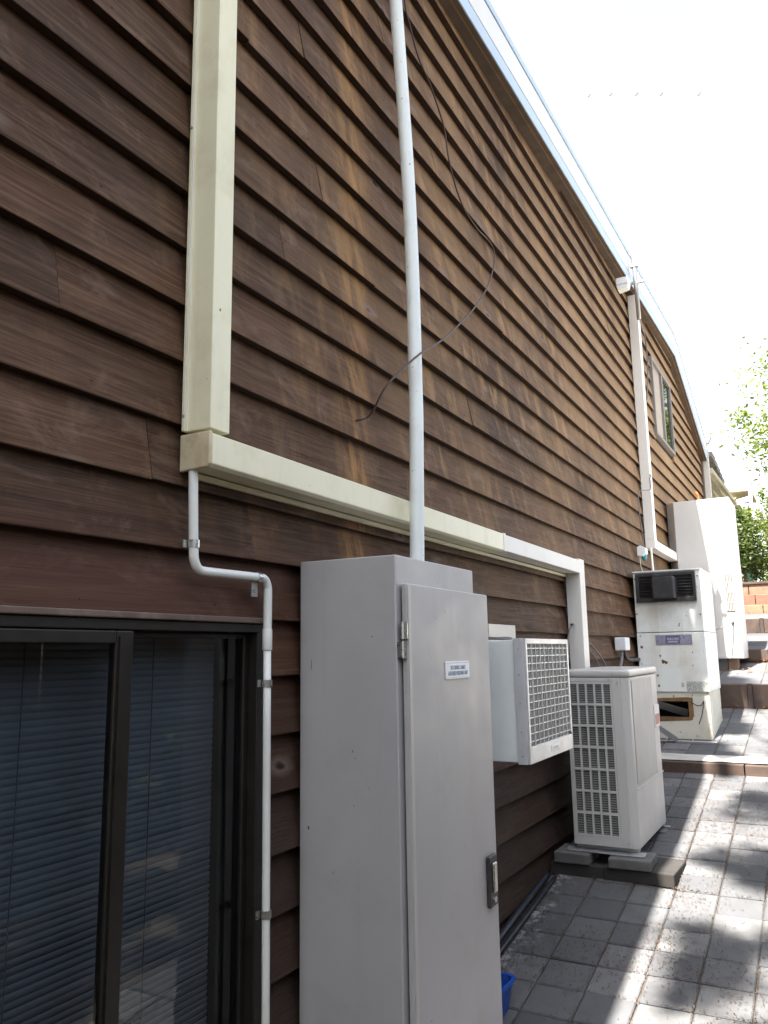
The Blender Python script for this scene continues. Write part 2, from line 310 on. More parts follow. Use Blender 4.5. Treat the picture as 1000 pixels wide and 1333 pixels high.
# ------------------------------------------------------------------ mesh helpers
class MB:
    def __init__(s): s.v = []; s.f = []
    def quad(s, a, b, c, d):
        n = len(s.v); s.v += [tuple(a), tuple(b), tuple(c), tuple(d)]; s.f.append((n, n+1, n+2, n+3)); return s
    def box(s, x0, x1, y0, y1, z0, z1, rot=None, piv=None):
        n = len(s.v)
        p = [(x0,y0,z0),(x1,y0,z0),(x1,y1,z0),(x0,y1,z0),(x0,y0,z1),(x1,y0,z1),(x1,y1,z1),(x0,y1,z1)]
        if rot:
            R = Euler(rot).to_matrix(); c = Vector(piv or ((x0+x1)/2,(y0+y1)/2,(z0+z1)/2))
            p = [tuple(R @ (Vector(q) - c) + c) for q in p]
        s.v += p
        s.f += [(n+3,n+2,n+1,n),(n+4,n+5,n+6,n+7),(n,n+1,n+5,n+4),(n+1,n+2,n+6,n+5),(n+2,n+3,n+7,n+6),(n+3,n,n+4,n+7)]
        return s
    def prism(s, pts, a, b, axis='z'):
        """pts: closed outline (ccw seen from +axis); extruded from a to b"""
        n = len(s.v); k = len(pts)
        def P(u, w, h):
            return {'z': (u, w, h), 'y': (u, h, w), 'x': (h, u, w)}[axis]
        for h in (a, b): s.v += [P(u, w, h) for u, w in pts]
        s.f.append(tuple(range(n+k-1, n-1, -1))); s.f.append(tuple(range(n+k, n+2*k)))
        for i in range(k):
            j = (i+1) % k; s.f.append((n+i, n+j, n+k+j, n+k+i))
        return s
    def tube(s, pts, r, k=10, caps=True):
        pts = [Vector(p) for p in pts]; n0 = len(s.v); N = len(pts)
        rr = r if hasattr(r, '__len__') else [r]*N
        up = None
        for i, p in enumerate(pts):
            d = (pts[min(i+1,N-1)] - pts[max(i-1,0)]).normalized()
            if up is None:
                up = Vector((0,0,1)) if abs(d.z) < .9 else Vector((1,0,0))
            side = d.cross(up).normalized(); up = side.cross(d).normalized()
            for j in range(k):
                a = 2*math.pi*j/k; s.v.append(tuple(p + (side*math.cos(a) + up*math.sin(a))*rr[i]))
        for i in range(N-1):
            for j in range(k):
                a = n0+i*k+j; b = n0+i*k+(j+1)%k; s.f.append((a, b, b+k, a+k))
        if caps:
            s.f.append(tuple(n0+j for j in range(k-1,-1,-1))); s.f.append(tuple(n0+(N-1)*k+j for j in range(k)))
        return s
    def mesh(s, name):
        me = bpy.data.meshes.new(name); me.from_pydata(s.v, [], s.f); me.update()
        bm = bmesh.new(); bm.from_mesh(me); bmesh.ops.recalc_face_normals(bm, faces=bm.faces); bm.to_mesh(me); bm.free()
        return me
    def build(s, name, m, parent=None, smooth=False, bevel=0, segs=2, flip=True):
        me = bpy.data.meshes.new(name); me.from_pydata(s.v, [], s.f); me.update()
        if flip:
            bm = bmesh.new(); bm.from_mesh(me); bmesh.ops.recalc_face_normals(bm, faces=bm.faces); bm.to_mesh(me); bm.free()
        return link(name, me, m, parent, smooth, bevel, segs)
WM = {}
def wmat(o): return WM.get(o.name, Matrix.Identity(4))
def link(name, me, m, parent=None, smooth=False, bevel=0, segs=2):
    o = bpy.data.objects.new(name, me); COL.objects.link(o)
    if m is not None and not me.materials: me.materials.append(M_[m])
    if smooth:
        for p in me.polygons: p.use_smooth = True
    if bevel:
        b = o.modifiers.new('bevel', 'BEVEL'); b.width = bevel; b.segments = segs; b.limit_method = 'ANGLE'; b.angle_limit = math.radians(40)
    if parent is not None:
        o.parent = parent; o.matrix_parent_inverse = wmat(parent).inverted()
    return o
def tag(o, label=None, cat=None, group=None, kind=None):
    if label: o['label'] = label
    if cat: o['category'] = cat
    if group: o['group'] = group
    if kind: o['kind'] = kind
    return o
def thing(name, loc, label, cat, group=None):
    o = bpy.data.objects.new(name, None); COL.objects.link(o); o.location = loc
    o.empty_display_size = 0.1
    WM[o.name] = Matrix.Translation(loc)
    return tag(o, label, cat, group)
def smooth_path(pts, n=6):
    P = [Vector(p) for p in pts]; out = []
    for i in range(len(P)-1):
        p0 = P[max(i-1,0)]; p1 = P[i]; p2 = P[i+1]; p3 = P[min(i+2,len(P)-1)]
        for k in range(n):
            t = k/n
            out.append(0.5*((2*p1)+(-p0+p2)*t+(2*p0-5*p1+4*p2-p3)*t*t+(-p0+3*p1-3*p2+p3)*t**3))
    out.append(P[-1]); return out
def rrect(x0, x1, y0, y1, r, n=5):
    out = []
    for cx, cy, a0 in ((x1-r,y1-r,0),(x0+r,y1-r,90),(x0+r,y0+r,180),(x1-r,y0+r,270)):
        for i in range(n+1):
            a = math.radians(a0+90*i/n); out.append((cx+r*math.cos(a), cy+r*math.sin(a)))
    return out
def text(body, name, loc, size, facing, m, parent, width=None, height=None, extrude=0.0006):
    cu = bpy.data.curves.new(name, 'FONT'); cu.body = body; cu.size = size; cu.align_x = 'CENTER'; cu.align_y = 'CENTER'; cu.extrude = extrude
    cu.space_line = 1.1; cu.resolution_u = 3
    tmp = bpy.data.objects.new(name+'_curve', cu)
    COL.objects.link(tmp)
    dg = bpy.context.evaluated_depsgraph_get(); me = bpy.data.meshes.new_from_object(tmp.evaluated_get(dg))
    bpy.data.objects.remove(tmp); bpy.data.curves.remove(cu)
    xs = [v.co.x for v in me.vertices]; ys = [v.co.y for v in me.vertices]
    sx = width/(max(xs)-min(xs)) if width else 1; sy = height/(max(ys)-min(ys)) if height else 1
    cx = (max(xs)+min(xs))/2; cy = (max(ys)+min(ys))/2
    for v in me.vertices:
        a = (v.co.x-cx)*sx; b = (v.co.y-cy)*sy; d = v.co.z
        v.co = (loc[0]+d, loc[1]+a, loc[2]+b) if facing == 'x' else (loc[0]+a, loc[1]-d, loc[2]+b)
    me.materials.clear()
    return link(name, me, m, parent)
def leaves(mb, centre, rad, n, size, shell=0.45, seed=0, clumps=0, squash=1.0):
    rnd = random.Random(seed); c = Vector(centre)
    cl = None
    if clumps:
        cl = []
        for _ in range(clumps):
            d = Vector((rnd.gauss(0,1), rnd.gauss(0,1), rnd.gauss(0,1))).normalized() * (shell + (1-shell)*rnd.random())
            cl.append((Vector((d.x*rad[0], d.y*rad[1], d.z*rad[2])), 0.16 + 0.22*rnd.random()))
    for _ in range(n):
        if cl:
            q, s_ = rnd.choice(cl); d = Vector((rnd.gauss(0,1), rnd.gauss(0,1), rnd.gauss(0,.8)))*s_*0.55
            p = c + q + Vector((d.x*rad[0], d.y*rad[1], d.z*rad[2]))
        else:
            d = Vector((rnd.gauss(0,1), rnd.gauss(0,1), rnd.gauss(0,1))).normalized() * (shell + (1-shell)*rnd.random())
            p = c + Vector((d.x*rad[0], d.y*rad[1], d.z*rad[2]))
        a = Vector((rnd.gauss(0,1), rnd.gauss(0,1), rnd.gauss(0,.6))).normalized()
        b = a.cross(Vector((rnd.gauss(0,1), rnd.gauss(0,1), rnd.gauss(0,1)))).normalized()
        s_ = size*(0.6+0.8*rnd.random())
        n_ = len(mb.v)
        mb.v += [tuple(p-a*s_), tuple(p+b*s_*.42), tuple(p+a*s_), tuple(p-b*s_*.42)]
        mb.f.append((n_, n_+1, n_+2, n_+3))
    return mb

# ------------------------------------------------------------------ ground levels
def gz(y):
    if y < 0: return -1.821
    if y < 6.47: return -1.288 + 0.145*(y-3.674)
    if y < 8.43: return -0.812 + 0.135*(y-6.47)
    if y < 9.9:  return -0.338 + 0.135*(y-8.43)
    if y < 11.5: return -0.022 + 0.135*(y-9.9)
    if y < 12.4: return 0.37 + 0.13*(y-11.5)
    if y < 12.75: return 0.58
    if y < 13.0: return 0.74
    return 0.93 + max(0, y-13)*0.03
g = MB()
ys = [-60,-20,-8,0,1.5,3,4.5,6.46,6.6,8.42,8.55,9.89,10.0,11.49,11.6,12.39,12.5,12.74,12.85,13.0,13.2,20,40,90,200,420]
xs = [-160,-40,-8,-3,0,1.6,3,8,40,160]
for y in ys:
    for x in xs:
        z = gz(y) - 0.075 + (0.02 if x > 1.6 else 0) + (max(0, y-30)*0.02)
        if x > 3: z += 0.01*(x-3)
        g.v.append((x, y, z))
for j in range(len(ys)-1):
    for i in range(len(xs)-1):
        a = j*len(xs)+i; g.f.append((a, a+1, a+1+len(xs), a+len(xs)))
tag(g.build('ground', 'soil', flip=False), kind='structure')

# path bed and pavers -------------------------------------------------
PX0, PX1 = 0.0, 1.34
bed = MB()
def bed_seg(y0, y1, drop=0.012):
    bed.quad((PX0, y0, gz(y0+1e-4)-drop), (PX1, y0, gz(y0+1e-4)-drop), (PX1, y1, gz(y1-1e-4)-drop), (PX0, y1, gz(y1-1e-4)-drop))
bed_seg(0.0, 6.47); bed_seg(6.48, 8.43); bed_seg(8.44, 9.9); bed_seg(9.91, 11.5); bed_seg(11.51, 12.4)
path = tag(bed.build('path', 'mortar', flip=False), kind='structure')
def paver_mesh(sx, sy, h=0.045, c=0.005):
    m = MB(); a, b = sx/2, sy/2
    lo = [(-a,-b,-h),(a,-b,-h),(a,b,-h),(-a,b,-h)]; mi = [(-a,-b,-c),(a,-b,-c),(a,b,-c),(-a,b,-c)]; hi = [(-a+c,-b+c,0),(a-c,-b+c,0),(a-c,b-c,0),(-a+c,b-c,0)]
    m.v = lo+mi+hi
    for k in (0, 4):
        for i in range(4):
            j = (i+1) % 4; m.f.append((k+i, k+j, k+4+j, k+4+i))
    m.f.append((8, 9, 10, 11)); return m.mesh('paver')
PM = paver_mesh(0.1975, 0.1985); PM.materials.append(M_['paver'])
PML = paver_mesh(0.397, 0.30); PML.materials.append(M_['paver'])
rp = random.Random(3)
def lay(me, x, y, slope, z):
    o = bpy.data.objects.new('paver', me); COL.objects.link(o)
    o.location = (x + rp.uniform(-.002,.002), y + rp.uniform(-.002,.002), z + rp.uniform(-.003,.0015))
    o.rotation_euler = (math.atan(slope) + rp.uniform(-.008,.008), rp.uniform(-.008,.008), rp.uniform(-.008,.008))
    o.parent = path
PITX, PITY = 0.203, 0.205
for r in range(22):
    y = 2.06 + r*PITY
    if y > 6.40: break
    for c_ in range(6):
        x = 0.165 + c_*PITX - 0.018*(y-3.5)*0.6
        lay(PM, x, y, 0.145, gz(y))
for r in range(9):
    y = 6.66 + r*PITY*0.97
    if y > 8.35: break
    for c_ in range(6):
        x = 0.105 + c_*PITX
        lay(PM, x, y, 0.135, gz(y))
for y0, y1 in ((8.46, 9.88), (9.95, 11.48), (11.54, 12.36)):
    n = int((y1-y0)/0.306)
    for r in range(n):
        y = y0 + 0.155 + r*0.306
        for c_ in range(3): lay(PML, 0.25 + c_*0.403, y, 0.135, gz(y))

tr = MB()
for y0, y1 in ((6.6, 8.43), (8.43, 9.9), (9.9, 11.5), (11.5, 12.4)):
    tr.quad((1.38, y0, gz(y0+.001)-.02), (9.0, y0, gz(y0+.001)-.02), (9.0, y1, gz(y1-.001)-.02), (1.38, y1, gz(y1-.001)-.02))
    tr.quad((1.38, y0, gz(y0+.001)-.02), (9.0, y0, gz(y0+.001)-.02), (9.0, y0, gz(y0-.01)-.03), (1.38, y0, gz(y0-.01)-.03))
tag(tr.build('bounce_terrace', 'concrete', flip=False), kind='structure')  # pale unseen ground, added to bounce sunlight onto the far wall
# leaf litter ------------------------------------------------------------
lit = MB(); rl = random.Random(11)
def litter_bit(mb, x, y, z, L, w):
    a = rl.uniform(0, math.pi*2); d = Vector((math.cos(a), math.sin(a), 0.145*math.sin(a))); n = Vector((-math.sin(a), math.cos(a), 0.145*math.cos(a)))
    c = Vector((x, y, z + rl.uniform(.002, .005))); k = len(mb.v)
    up = Vector((0, 0, rl.uniform(.001, .006)))
    mb.v += [tuple(c-d*L), tuple(c+n*w+up), tuple(c+d*L), tuple(c-n*w+up)]; mb.f.append((k, k+1, k+2, k+3))
for _ in range(14000):
    y = 2.1 + 4.3*rl.random()**1.25; x = rl.uniform(0.05, 1.33)
    if noise.noise(Vector((x*2.3, y*2.3, 4))) < rl.uniform(-.5, .35): continue
    litter_bit(lit, x, y, gz(y), rl.uniform(.003, .010), rl.uniform(.0012, .0026))
for _ in range(9000):                                   # caught in the joints
    y = 2.1 + 4.3*rl.random()**1.2
    if rl.random() < .62:
        x = 0.165 - PITX/2 + PITX*rl.randint(0, 6) - 0.0108*(y-3.5) + rl.gauss(0, .005)
    else:
        x = rl.uniform(.06, 1.33); y = 2.06 - PITY/2 + PITY*rl.randint(0, 21) + rl.gauss(0, .005)
    if y > 6.45 or noise.noise(Vector((x*1.6, y*1.6, 9))) < rl.uniform(-.5, .3): continue
    litter_bit(lit, x, y, gz(y), rl.uniform(.003, .008), rl.uniform(.0012, .0026))
for _ in range(900):
    y = rl.uniform(2.6, 6.3); litter_bit(lit, 0.05 + abs(rl.gauss(0, .05)), y, gz(y), rl.uniform(.004, .011), rl.uniform(.0012, .003))
for _ in range(1500):
    y = rl.uniform(6.7, 8.4); x = rl.uniform(.05, 1.3); litter_bit(lit, x, y, gz(y), rl.uniform(.004, .011), rl.uniform(.0012, .003))
tag(lit.build('leaf_litter', 'litter', flip=False), 'small brown bits of dry leaf scattered over the grey pavers', kind='stuff')
lit2 = MB()
for y0, dy, n in ((8.40, .05, 60), (9.86, .05, 170), (11.46, .05, 60), (12.38, .02, 40), (12.6, .12, 160), (9.4, .4, 60)):
    for _ in range(n):
        y = y0 + rl.uniform(-dy, 0); x = rl.uniform(.35, 1.3); z = gz(y) + rl.uniform(0, .02)
        litter_bit(lit2, x, y, z, rl.uniform(.012, .032), rl.uniform(.006, .014))
tag(lit2.build('fallen_leaves', 'litter2', flip=False), 'orange fallen leaves caught against the garden steps', kind='stuff')

# ------------------------------------------------------------------ house
house = thing('house', (0, 4, -1.2), 'long brown timber weatherboard house side wall with metal eave', 'house')
Z0, EXP = 0.611, 0.168
def eave(y):                                            # underside of the eave
    if y < 10.4: return 3.36 + 0.05*(y-3.4)
    return 3.71 - 0.33*(y-10.4)
WALL_END = 12.85
rb = random.Random(21)
def board(y0, y1, z):
    m = MB(); n = max(2, int((y1-y0)/0.55)); s1 = rb.random()*50; dz = rb.uniform(-.003, .003); dx = rb.uniform(-.0025, .002)
    for i in range(n+1):
        y = y0 + (y1-y0)*i/n
        w = noise.noise(Vector((s1, y*0.9, 0)))*0.0055 + dz; u = noise.noise(Vector((s1+9, y*0.7, 0)))*0.005 + dx
        b = z + w
        for x_, z_ in ((-.029, b+.001), (-.001+u, b), (u, b+.003), (-.0365+u*.3, z+EXP+.026), (-.0415, z+EXP+.026), (-.0415, b+.018)):
            m.v.append((x_, y, z_))
    for i in range(n):
        for j in range(6):
            a = i*6+j; c = i*6+(j+1) % 6; m.f.append((a, c, c+6, a+6))
    m.f.append((0,1,2,3,4,5)); k = n*6; m.f.append((k+5,k+4,k+3,k+2,k+1,k))
    o = m.build('weatherboard', 'wood', house)
    o.data.materials.append(M_['wood_edge'])            # darker stain on underside and gap, their shade put into the colour
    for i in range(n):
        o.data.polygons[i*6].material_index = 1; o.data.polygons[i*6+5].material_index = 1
    return o
joints = {1: [1.142], 4: [2.0], 6: [2.23], 2: [3.05], 3: [3.6], 5: [2.62], 7: [4.1]}
for k in range(-14, 20):
    z = Z0 + EXP*k
    start = 1.928 if z < 0.09 and z > -1.9 else -2.5
    end = WALL_END + 0.05
    if z + 0.12 > eave(end) :
        end = 10.4 + (3.71 - (z - 0.05))/0.33
    if z > 3.62: start = 6.0
    if z > 3.9: continue
    # below ground at the far end: skip what is buried
    spans = [(start, end)]
    if z + EXP > 2.40 and z < 3.20: spans = [(start, 8.985), (10.235, end)]
    for a, b in spans:
        cuts = [a]
        fixed = joints.get(k, []) + [None]
        if fixed[0] and a < fixed[0] < b: cuts.append(fixed[0])
        y = cuts[-1]
        while True:
            y += rb.choice((3.6, 4.2, 4.8, 5.4, 6.0)) + rb.uniform(-.3, .3)
            if y > b - 0.7: break
            cuts.append(y)
        cuts.append(b)
        for i in range(len(cuts)-1):
            yy1 = cuts[i+1]
            if gz(max(0, (cuts[i]+yy1)/2)) > z + 0.6 and gz(cuts[i]) > z + EXP + .1: continue
            board(cuts[i] + (0.0008 if i else 0), yy1 - 0.0008, z)
nh = MB(); rn = random.Random(77)
for k in range(-6, 17):
    z = Z0 + EXP*k
    for i in range(24):
        y = .35 + i*.45 + rn.uniform(-.006, .006)
        if (y < 1.95 and z < .08) or rn.random() < .35: continue
        zz = z + .028 + rn.uniform(-.006, .006); x = -.0064
        nh.tube([(x, y, zz), (x+.0028, y, zz)], .0026, 6)
tag(nh.build('nail_heads', 'post', house, flip=False), kind='stuff')
# core behind the boards, with the door opening left open
core = MB()
core.box(-.16, -.046, -7, -0.35, -2.0, 3.3); core.box(-.125, -.046, -0.35, 1.93, 0.11, 3.3)
core.box(-.16, -.046, 1.93, 10.4, -2.0, 3.55); core.box(-.16, -.046, 10.4, 12.6, -2.0, 3.05)
core.box(-4.0, -.16, 12.2, 12.6, -2.0, 3.0); core.box(-4.0, -.16, -7, -6.8, -2, 3.2)
core.build('wall_core', 'core', house)
endw = MB()
endw.box(-6.0, -.002, 12.91, 12.96, -1.0, 2.85); endw.build('end_wall', 'fascia_dark', house)
cb = MB(); cb.box(-.036, .014, 12.905, 12.965, -0.6, 2.86); cb.build('corner_board', 'fascia_dark', house)
# eave profile swept along the wall
def sweep(name, m, prof, ylist=(-7, 3.4, 10.4, 12.97), **kw):
    b = MB(); k = len(prof)
    for y in ylist:
        e = eave(y)
        b.v += [(x, y, e+z) for x, z in prof]
    for i in range(len(ylist)-1):
        for j in range(k):
            a = i*k+j; c = i*k+(j+1) % k; b.f.append((a, c, c+k, a+k))
    b.f.append(tuple(range(k))); b.f.append(tuple(range(len(b.v)-1, len(b.v)-k-1, -1)))
    return b.build(name, m, house, **kw)
sweep('soffit_board', 'fascia_dark', [(-.04, .0), (.042, .0), (.042, .05), (-.04, .05)])
sweep('timber_bead', 'fascia_edge', [(.043, -.004), (.050, -.004), (.050, .03), (.043, .03)])
sweep('fascia_board', 'fascia_dark', [(.051, .0), (.076, .0), (.076, .26), (.051, .26)])
sweep('gutter', 'gutter', [(.077, .002), (.084, .002), (.088, .085), (.077, .085)])
sweep('metal_fascia', 'gutter_white', [(.077, .095), (.088, .095), (.091, .268), (.077, .268)])
sweep('roof_capping', 'gutter', [(.076, .280), (.095, .280), (.097, .322), (.0, .36), (-.1, .34)])
rf = MB()
for y in (-7, 3.4, 10.4, 12.97):
    e = eave(y); rf.v += [(-.02, y, e+.345), (-7, y, e+1.45), (-7, y, e+1.37), (-.02, y, e+.27)]
for i in range(3):
    for j in range(4):
        a = i*4+j; c = i*4+(j+1) % 4; rf.f.append((a, c, c+4, a+4))
rf.build('roof', 'roof', house)

# sliding window ----------------------------------------------------------
hd = MB(); hd.box(-.06, .006, -0.30, 1.925, 0.092, 0.108); hd.build('head_flashing', 'smear', house, bevel=.003)
win = MB(); win.box(-.125, -.006, -0.30, 1.925, 0.066, 0.0915); win.box(-.125, -.006, 1.889, 1.925, -1.75, 0.0655)
win.box(-.125, -.006, -0.30, -.24, -1.75, 0.0655); win.box(-.125, -.006, -.24, 1.889, -1.75, -1.68)
sw = win.build('sliding_window', 'bronze', house, bevel=.003)
f1 = MB(); f1.box(-.034, -.009, 1.358, 1.412, -1.67, 0.063); f1.box(-.034, -.009, -.23, 1.358, 0.034, 0.063); f1.box(-.034, -.009, -.23, 1.358, -1.67, -1.58); f1.box(-.034, -.009, -.23, -.17, -1.58, 0.034)
f1.build('sliding_sash', 'bronze', sw, bevel=.003)
f2 = MB(); f2.box(-.064, -.038, 1.392, 1.436, -1.67, 0.063); f2.box(-.064, -.038, 1.868, 1.888, -1.67, 0.063); f2.box(-.064, -.038, 1.436, 1.868, 0.050, 0.063); f2.box(-.064, -.038, 1.436, 1.868, -1.67, -1.60)
f2.build('fixed_sash', 'bronze', sw, bevel=.003)
p1 = MB(); p1.box(-.024, -.018, -.17, 1.358, -1.58, 0.034); p1.build('glass_pane', 'glass', sw)
p2 = MB(); p2.box(-.054, -.048, 1.436, 1.868, -1.60, 0.050); p2.build('glass_pane', 'glass', sw)
lb = MB(); lb.box(-.0088, -.004, 1.366, 1.371, -1.6, 0.05); lb.build('sash_bead', 'bronze', sw)
# the dim room behind the glass
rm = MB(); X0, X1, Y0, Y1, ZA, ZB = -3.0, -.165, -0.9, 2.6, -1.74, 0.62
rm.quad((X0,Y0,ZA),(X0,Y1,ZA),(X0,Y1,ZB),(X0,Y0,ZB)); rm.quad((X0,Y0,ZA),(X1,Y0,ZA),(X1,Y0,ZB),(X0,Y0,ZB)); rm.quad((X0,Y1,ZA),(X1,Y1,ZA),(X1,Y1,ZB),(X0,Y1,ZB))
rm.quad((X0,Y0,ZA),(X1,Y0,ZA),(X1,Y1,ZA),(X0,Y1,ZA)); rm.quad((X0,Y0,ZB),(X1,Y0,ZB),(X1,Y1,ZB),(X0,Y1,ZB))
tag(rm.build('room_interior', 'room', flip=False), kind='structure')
# venetian blind
bl = thing('venetian_blind', (-.163, .8, .05), 'blue grey venetian blind with closed slats behind the dark sliding window', 'blind')
hr = MB(); hr.box(-.185, -.140, -.28, 1.88, .055, .088); hr.build('head_rail', 'slat', bl)
sl = MB(); K = 4
for y in (-.28, 1.88):
    for i in range(K+1):
        t = i/K; sl.v.append((-.003 + .006*t + .0016*math.sin(math.pi*t), y, -.0098 + .0196*t))
for i in range(K): sl.f.append((i, i+1, K+2+i, K+1+i))
slm = sl.mesh('slat'); slm.materials.append(M_['slat'])
for p_ in slm.polygons: p_.use_smooth = True
nsl = 100
for i in range(nsl):
    o = bpy.data.objects.new('slat', slm); COL.objects.link(o); o.parent = bl; o.matrix_parent_inverse = wmat(bl).inverted()
    o.location = (-.163, 0, .042 - i*.0172); o.rotation_euler = (rb.uniform(-.0006, .0006), rb.uniform(-.06, .06), 0)
for y in (-.05, .50, 1.22, 1.62):
    cd = MB(); cd.tube([(-.149, y, .06), (-.149, y, -1.68)], .0014, 5); cd.build('ladder_cord', 'cable_grey', bl)
# upper window
uw = MB(); a, b, c, d = 8.99, 10.23, 2.36, 3.27
uw.box(-.04, .016, a, b, d-.035, d); uw.box(-.04, .016, a, b, c, c+.035); uw.box(-.04, .016, a, a+.04, c+.035, d-.035); uw.box(-.04, .016, b-.05, b, c+.035, d-.035)
uw.box(-.04, .012, 9.60, 9.66, c+.035, d-.035)
uwo = uw.build('upper_window', 'win_frame', house, bevel=.002)
q = MB(); q.box(-.020, -.015, a+.04, 9.60, c+.035, d-.035); q.build('shade_panel', 'blind_grey', uwo)
q = MB(); q.box(-.012, -.007, 9.66, b-.05, c+.035, d-.035); q.build('glass_pane', 'glass_dark', uwo)
# far end rain water pipe
dp = thing('drain_downpipe', (.04, 12.95, 0), 'grey square downpipe with rainwater head at the far end of the wall', 'downpipe')
q = MB(); q.box(.018, .10, 12.99, 13.07, 0.5, 3.14); q.build('pipe', 'cab_edge', dp, bevel=.004)
q = MB(); q.prism([(-.0, 3.14), (.115, 3.14), (.155, 3.22), (.155, 3.44), (.0, 3.44)], 12.975, 13.10, 'y'); q.build('rainwater_head', 'zinc', dp, bevel=.004)

# ------------------------------------------------------------------ trunking and pipes on the wall
tv = thing('cable_trunking', (.05, 1.58, .59), 'wide cream metal trunking running straight up the wall above the window', 'trunking')
q = MB()
pr = [(.0, 1.541), (.012, 1.541), (.012, 1.551), (.092, 1.551), (.092, 1.628), (.0, 1.628)]
q.prism(pr, .588, 3.34, 'z'); q.build('cover', 'cream', tv, bevel=.0025)
q = MB(); q.box(.0121, .0140, 1.5415, 1.5475, .60, 3.30); q.build('flange_lip', 'white_trunk', tv)
for z in (.63, 1.48, 2.4):
    q = MB(); q.tube([(.007, 1.5412, z), (.007, 1.5375, z)], .004, 8); q.build('screw', 'zinc', tv)
th = thing('cable_trunking', (.05, 1.6, .5), 'cream trunking running level above the steel cabinet, with a short drop at its right end', 'trunking')
q = MB(); q.prism([(.0, .488), (.086, .484), (.098, .492), (.098, .574), (.0, .574)], 1.553, 3.715, 'y'); q.build('cover', 'cream', th, bevel=.003)
q = MB(); q.prism([(.0, .490), (.098, .490), (.098, .572), (.0, .572)], 3.720, 5.10, 'y'); q.build('cover', 'white_trunk', th, bevel=.003)
q = MB(); q.prism([(-.002, .478), (.094, .482), (.1005, .49), (.1005, .578), (-.002, .578)], 1.540, 1.553, 'y'); q.build('end_cap', 'cream_dirty', th, bevel=.004)
q = MB(); q.box(.0, .012, 1.575, 5.08, .4685, .4835); q.build('bottom_flange', 'cream', th)
q = MB(); q.box(-.0, .1010, 3.705, 3.730, .4865, .5775); q.build('joint_cover', 'white_trunk', th, bevel=.002)
q = MB(); q.prism([(.0, 5.10), (.094, 5.10), (.094, 5.22), (.0, 5.22)], -.35, .585, 'z'); q.build('drop_cover', 'white_trunk', th, bevel=.003)

wp = thing('waste_pipe', (.03, 1.56, .48), 'thin white plastic pipe with two bends beside the dark window frame', 'pipe')
pts = [(.032,1.557,.49),(.032,1.560,.40),(.032,1.566,.275),(.032,1.570,.245),(.032,1.585,.225),(.032,1.612,.220),(.032,1.70,.2205),(.032,1.835,.2215),(.032,1.865,.219),(.032,1.880,.203),(.032,1.8845,.175),(.032,1.884,.05)]
q = MB(); q.tube(smooth_path(pts, 4), .0125, 14); q.build('pipe', 'pvc', wp, smooth=True)
q = MB(); q.tube([(.032,1.884,.052),(.032,1.886,-.2),(.032,1.890,-.7),(.033,1.892,-1.0),(.033,1.892,-1.55)], .0112, 14); q.build('pipe', 'pvc', wp, smooth=True)
q = MB(); q.tube([(.032,1.884,.075),(.032,1.8842,.015)], .0142, 14); q.build('coupling', 'pvc', wp, smooth=True, bevel=.001)
def clip(z, y, horiz=False):
    q = MB()
    if horiz: q.tube([(.032, y-.008, z), (.032, y+.008, z)], .0146, 12); q.box(.018, .021, y-.016, y+.012, z-.055, z-.012); q.tube([(.021, y-.003, z-.035), (.024, y-.003, z-.035)], .005, 8)
    else: q.tube([(.032, y, z-.010), (.032, y, z+.010)], .0146, 12); q.box(.016, .020, y+.012, y+.026, z-.012, z+.012); q.box(.016,.020,y-.026,y-.012,z-.010,z+.010)
    return q.build('pipe_clip', 'steel', wp)
clip(.288, 1.5665); clip(-.078, 1.8855); clip(-.695, 1.8905)
o = clip(.2215, 1.838, True)

pl = thing('conduit_pole', (.14, 2.65, .29), 'thick pale grey plastic conduit rising up the wall from the steel cabinet', 'conduit')
pts = [(.14,2.650,.291),(.14,2.653,.361),(.14,2.673,.845),(.135,2.684,1.035),(.125,2.701,1.462),(.115,2.702,1.906),(.10,2.69,2.366),(.09,2.669,2.763),(.075,2.655,3.10),(.055,2.645,3.36)]
q = MB(); q.tube(smooth_path(pts, 5), .0275, 20); q.build('pipe', 'pvc_pole', pl, smooth=True)
for z, y in ((.30, 2.652),):
    q = MB(); q.tube([(.14, y, z-.01), (.14, y, z+.03)], .033, 20); q.build('gland', 'pvc_pole', pl, smooth=False)

hc = thing('hanging_cable', (.02, 2.48, .86), 'thin brown cable dangling in a loop across the pale conduit', 'cable')
pts = [(-.02,2.478,.858),(.005,2.481,.86),(.02,2.501,.872),(.05,2.495,.89),(.12,2.483,.978),(.178,2.629,1.128),(.16,2.89,1.282),(.13,3.176,1.473),(.09,3.498,1.703),(.06,3.741,1.914),(.045,3.877,2.088),(.04,3.901,2.186),(.035,3.825,2.216),(.03,3.672,2.215),(.03,3.471,2.26),(.03,3.339,2.407),(.03,3.286,2.565),(.03,3.135,2.697),(.03,3.013,2.756),(.03,2.923,2.871),(.03,2.88,2.959),(.03,2.84,3.34)]
q = MB(); q.tube(smooth_path(pts, 6), .0042, 7); q.build('cable', 'cable_brown', hc, smooth=True)

